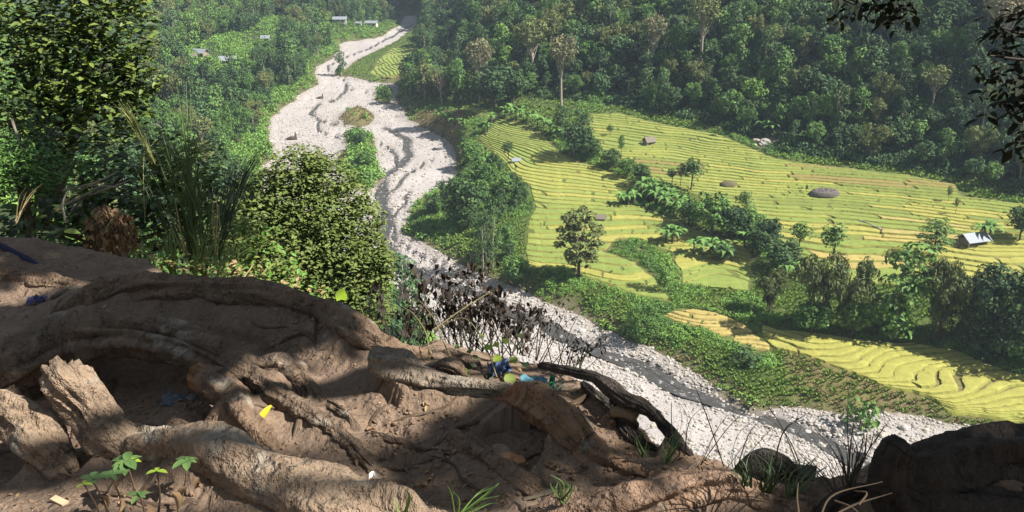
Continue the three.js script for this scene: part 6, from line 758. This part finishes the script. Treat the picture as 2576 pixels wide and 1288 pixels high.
{ // small stone wall along the ditch, and rocks of the bare patch
  const R = rng(3003), a = at(2160, 556, 0, 60), b = at(2212, 578, 0, 60), t = thing('field_wall', 'short dry stone wall along the ditch right of the stone mound', 'wall', [a.x, a.y, a.z]); for (let i = 0; i < 26; i++) { const f = R(), o = mesh('stone', ROCKS[i % 3], M.rock[[1, 3, 1][i % 3]], t); const x = lerp(a.x, b.x, f), z = lerp(a.z, b.z, f); o.position.set(x - a.x + R() * 0.3, height(x, z) - a.y + 0.25 + R() * 0.35, z - a.z + R() * 0.3); o.scale.setScalar(0.2 + 0.2 * R()); }
  [[1905, 357, 26], [1925, 361, 34], [1945, 366, 22], [1914, 366, 16]].forEach(([x, y, s], i) => { const p = at(x, y, 0, 60), o = mesh('pale_rock', ROCKS[3 + i % 3], M.rock[[4, 1, 4, 3][i]]); o.position.copy(p); o.scale.setScalar(sizeAt(p, s) * 0.5); o.rotation.y = i * 1.7; tag(o, ['pale tan rock at the left of the bare soil patch', 'largest grey rock of the bare soil patch', 'pale tan rock at the right of the bare soil patch', 'small dark rock in front of the bare soil patch'][i], 'rock'); });
  [[2526, 1092, 22, 'white boulder at the foot of the earth bank at the right edge', 2], [746, 250, 16, 'pale boulder on the grass strip of the left river bank', 4], [2330, 1082, 18, 'brown boulder fallen from the earth bank', 4]].forEach(([x, y, s, l, m], i) => { const p = at(x, y, 0, 60), o = mesh('bank_boulder', ROCKS[3 + i % 3], M.rock[m]); o.position.copy(p); o.scale.setScalar(sizeAt(p, s) * 0.5); tag(o, l, 'boulder'); });
  [[735, 352, 26, 'dark driftwood stump with an upright snag on the left gravel'], [806, 248, 16, 'small dark driftwood piece in the middle of the upper gravel']].forEach(([x, y, s, l], i) => { const p = at(x, y, 0, 60), k = sizeAt(p, s), t = thing('driftwood', l, 'driftwood', [p.x, p.y, p.z]); mesh('log', tube([V3(-k * 0.6, 0.1, 0), V3(0, k * 0.18, 0.1), V3(k * 0.45, k * 0.12, 0)], [k * 0.1, k * 0.2, k * 0.14], 10, 8, { caps: true }), M.darkWood, t); mesh('snag', tube([V3(k * 0.3, 0, 0), V3(k * 0.36, k * 0.4, 0), V3(k * 0.34, k * 0.75, 0.05)], [k * 0.14, k * 0.1, k * 0.05], 8, 7, { caps: true }), M.darkWood, t); });
}
// ---- litter and small finds on the ledge
function crumple(w, d, amp, seed, fold = 6, n = 22) { const g = new THREE.PlaneGeometry(w, d, n, Math.round(n * d / w) + 3).rotateX(-Math.PI / 2), p = g.attributes.position; for (let i = 0; i < p.count; i++) { const x = p.getX(i) / w, z = p.getZ(i) / w, a = vn3(x * fold + seed, 1, z * fold), b = Math.abs(vn3(x * fold * 2 + seed, 4, z * fold * 2)), e = Math.max(Math.abs(x * 2), Math.abs(p.getZ(i) / d * 2)); p.setXYZ(i, p.getX(i) * (1 - 0.25 * Math.abs(a)) , amp * (0.6 + a * 0.7 - b * 0.5), p.getZ(i) * (1 - 0.2 * b) + a * amp * 0.4); } g.computeVertexNormals(); return g; }
const cloth = (r, g, b, ro = 0.5, extra = {}) => new THREE.MeshPhysicalMaterial({ color: RGB(r, g, b), roughness: ro, side: THREE.DoubleSide, ...extra });
function litter(name, label, cat, px, py, h, geoFn, mat, turn = 0, tilt = 0) { const p = near(px, py, h), o = mesh(name, geoFn, mat); o.position.set(p.x, Math.max(p.y, soil(p.x, p.z) + 0.004), p.z); o.rotation.set(tilt, turn, 0); tag(o, label, cat); return o; }
litter('plastic_bag', 'crumpled blue plastic bag among the round-leaved vine', 'plastic bag', 1256, 930, 0.05, crumple(0.085, 0.065, 0.04, 1.1), cloth(0.09, 0.14, 0.28, 0.7), 0.3, 0.5);
{ const t = thing('snack_wrapper', 'teal blue plastic packet with a green edge behind the reddish root hump', 'wrapper', [0, 0, 0], -0.1); const p = near(1345, 966, 0.02); t.position.copy(p); t.rotation.x = 0.35; mesh('sheet', crumple(0.11, 0.07, 0.018, 2.2, 3), cloth(0.10, 0.24, 0.30, 0.4), t); mesh('edge', crumple(0.022, 0.075, 0.016, 3.2, 3, 6).translate(0.062, 0.004, 0), cloth(0.02, 0.22, 0.13, 0.4), t); mesh('flap', crumple(0.03, 0.05, 0.016, 3.9, 3, 6).translate(0.09, 0.004, 0.005), cloth(0.28, 0.3, 0.2, 0.5), t); }
litter('clear_bag', 'bluish clear plastic bag lying in the dark hollow under the orange-ended root', 'plastic bag', 452, 1050, -0.08, crumple(0.13, 0.07, 0.02, 4.4, 4), cloth(0.22, 0.25, 0.30, 0.2, { transmission: 0.5 }), -0.2, 0.3);
litter('blue_cloth', 'scrap of blue cloth in the dark hollow at the left', 'cloth', 100, 785, 0.03, crumple(0.08, 0.05, 0.03, 5.5), cloth(0.14, 0.15, 0.30, 0.9), 0.3, 0.2);
{ const t = thing('paper_strip', 'torn white paper strip on the soil at the bottom centre', 'paper', [0, 0, 0]), p = near(955, 1210, 0.02); t.position.set(p.x, soil(p.x, p.z) + 0.02, p.z); const strip = (a, w) => { const c = new THREE.CatmullRomCurve3(a), P = c.getPoints(14), pos = [], idx = []; P.forEach((q, i) => { const ww = w * (0.75 + 0.5 * Math.abs(vn3(i * 0.9, 2, 3))); pos.push(q.x, q.y + ww, q.z, q.x, q.y - ww * 0.6, q.z + ww * 0.9); if (i < 14) { const k = i * 2; idx.push(k, k + 1, k + 2, k + 2, k + 1, k + 3); } }); return geo(pos, idx, null); }; const P = (x, y, h) => local(t, near(x, y, h + 0.015)); mesh('sheet', mergeGeometries([strip([P(922, 1208, 0), P(930, 1196, 0.02), P(940, 1190, 0.02)], 0.008), strip([P(940, 1190, 0.02), P(956, 1205, 0.02), P(968, 1222, 0.01), P(974, 1232, 0)], 0.007), strip([P(968, 1216, 0.01), P(976, 1224, 0.01), P(974, 1236, 0)], 0.008)]), cloth(0.85, 0.84, 0.82, 0.9), t); }
litter('fallen_leaf', 'long bright yellow fallen leaf on the root at left of centre', 'leaf', 683, 1020, 0.09, leafBlade(0.085, 0.024, 0.25, 0.02), cloth(0.72, 0.58, 0.02, 0.7), 2.6, 0.5);
litter('orange_peel', 'small yellow-orange scrap beside the torn white paper', 'scrap', 989, 1222, 0.01, crumple(0.022, 0.016, 0.008, 6.6, 3, 6), cloth(0.75, 0.45, 0.05, 0.7), 0.4, 0.5);
litter('wood_chip', 'pale split wood chip at the bottom left corner', 'wood chip', 152, 1273, 0.01, new THREE.BoxGeometry(0.055, 0.008, 0.02), cloth(0.55, 0.42, 0.26, 0.9), -0.5, 0.1);
litter('grey_plank', 'thin grey weathered wood splinter lying right of the shaded weed', 'splinter', 1425, 1247, 0.02, tube([V3(-0.13, 0.004, 0.03), V3(0, 0.012, 0), V3(0.13, 0.004, -0.02)], [0.008, 0.013, 0.005], 16, 8, { squash: 0.5, caps: true }), new THREE.MeshStandardMaterial({ color: RGB(0.22, 0.18, 0.13), roughness: 1, map: grainT }), 0.12);
litter('dark_strap', 'dark blue strap running off at the left edge above the roots', 'strap', 40, 640, 0.1, tube([V3(-0.32, 0.10, -0.05), V3(-0.12, 0.03, -0.01), V3(0.06, -0.03, 0.05), V3(0.16, -0.06, 0.1)], [0.018, 0.018, 0.017, 0.012], 20, 10, { squash: 0.6, caps: true }), cloth(0.014, 0.017, 0.06, 0.8));
litter('log_end', 'beige sawn log end held under the black arching root', 'log', 1572, 1036, 0.085, tube([V3(-0.045, 0, 0.0), V3(0, 0.002, 0), V3(0.04, -0.012, 0.01)], [0.024, 0.025, 0.023], 8, 22, { caps: true }), new THREE.MeshStandardMaterial({ color: RGB(0.30, 0.235, 0.145), roughness: 0.9, map: grainT }), -0.25);
{ const s = (x, y, h, k, m, l, sx = 1) => { const p = near(x, y, h), o = mesh('broken_stone', ROCKS[3 + Math.floor(x) % 3], m); o.position.copy(p); o.scale.set(k * sx, k, k); o.rotation.y = x; tag(o, l, 'stone'); }; const org = new THREE.MeshStandardMaterial({ color: RGB(0.52, 0.27, 0.14), roughness: 0.95, map: grainT }); const brn = new THREE.MeshStandardMaterial({ color: RGB(0.30, 0.225, 0.16), roughness: 1, map: grainT }); s(1285, 1158, 0.07, 0.034, org, 'orange broken stone in the sunlit gap of the shaded root', 1.3); s(1262, 1135, 0.07, 0.034, brn, 'grey crumbling lump above the orange broken stone'); s(1328, 1278, 0.02, 0.042, brn, 'pale tan stone at the bottom edge below the half shaded root', 1.2); s(1368, 1284, 0.02, 0.03, M.rock[2], 'whitish stone at the bottom edge'); }
{ // chips, dead leaves, grit: uncountable
  const R = rng(3100), m4 = new THREE.Matrix4(), Q = new THREE.Quaternion(), E = new THREE.Euler(), U = thing('leaf_litter', 'dead leaf scraps, chips and grit strewn over the bare soil', 'litter'); U.userData.kind = 'stuff';
  const kinds = [[new THREE.BoxGeometry(1, 0.18, 0.35), cloth(0.36, 0.25, 0.15, 1), 650, 0.006, 0.02], [BL.dry, LM.brown, 420, 0.012, 0.03], [BL.dry, LM.tan, 160, 0.012, 0.028], [ROCKS[0], M.rock[2], 330, 0.0014, 0.0026], [ROCKS[1], new THREE.MeshStandardMaterial({ color: RGB(0.24, 0.16, 0.10), roughness: 1 }), 1500, 0.003, 0.012]];
  for (const [g, m, n, a, b] of kinds) { const L = []; let guard = 0; while (L.length < n && guard++ < 20000) { const px = -40 + (PW + 80) * R(), py = 700 + 600 * R(), p = near(px, py); if (!inPoly(NEARPOLY, p.x, p.z)) continue; const c = n2(p.x * 2.5, p.z * 2.5, 141) + (px > 950 && px < 1700 ? 0.35 : 0); if (c < 0.05 && R() < 0.75) continue; const s = lerp(a, b, R() * R()); m4.compose(V3(p.x, soil(p.x, p.z) + s * 0.25, p.z), Q.setFromEuler(E.set((R() - 0.5) * 0.9, R() * 6.3, (R() - 0.5) * 0.9)), V3(s, s, s)); L.push(m4.clone()); } const I = new THREE.InstancedMesh(g, m, L.length); L.forEach((x, i) => I.setMatrixAt(i, x)); I.name = 'scraps'; I.castShadow = I.receiveShadow = true; U.add(I); }
}

writeLabels();

// ---------------------------------------------------------------- draw
const renderer = new THREE.WebGLRenderer({ antialias: true });
renderer.setSize(1024, 512); renderer.toneMapping = THREE.LinearToneMapping; renderer.toneMappingExposure = EXPOSURE;
renderer.shadowMap.enabled = true; renderer.shadowMap.type = THREE.PCFSoftShadowMap;
renderer.render(scene, camera);
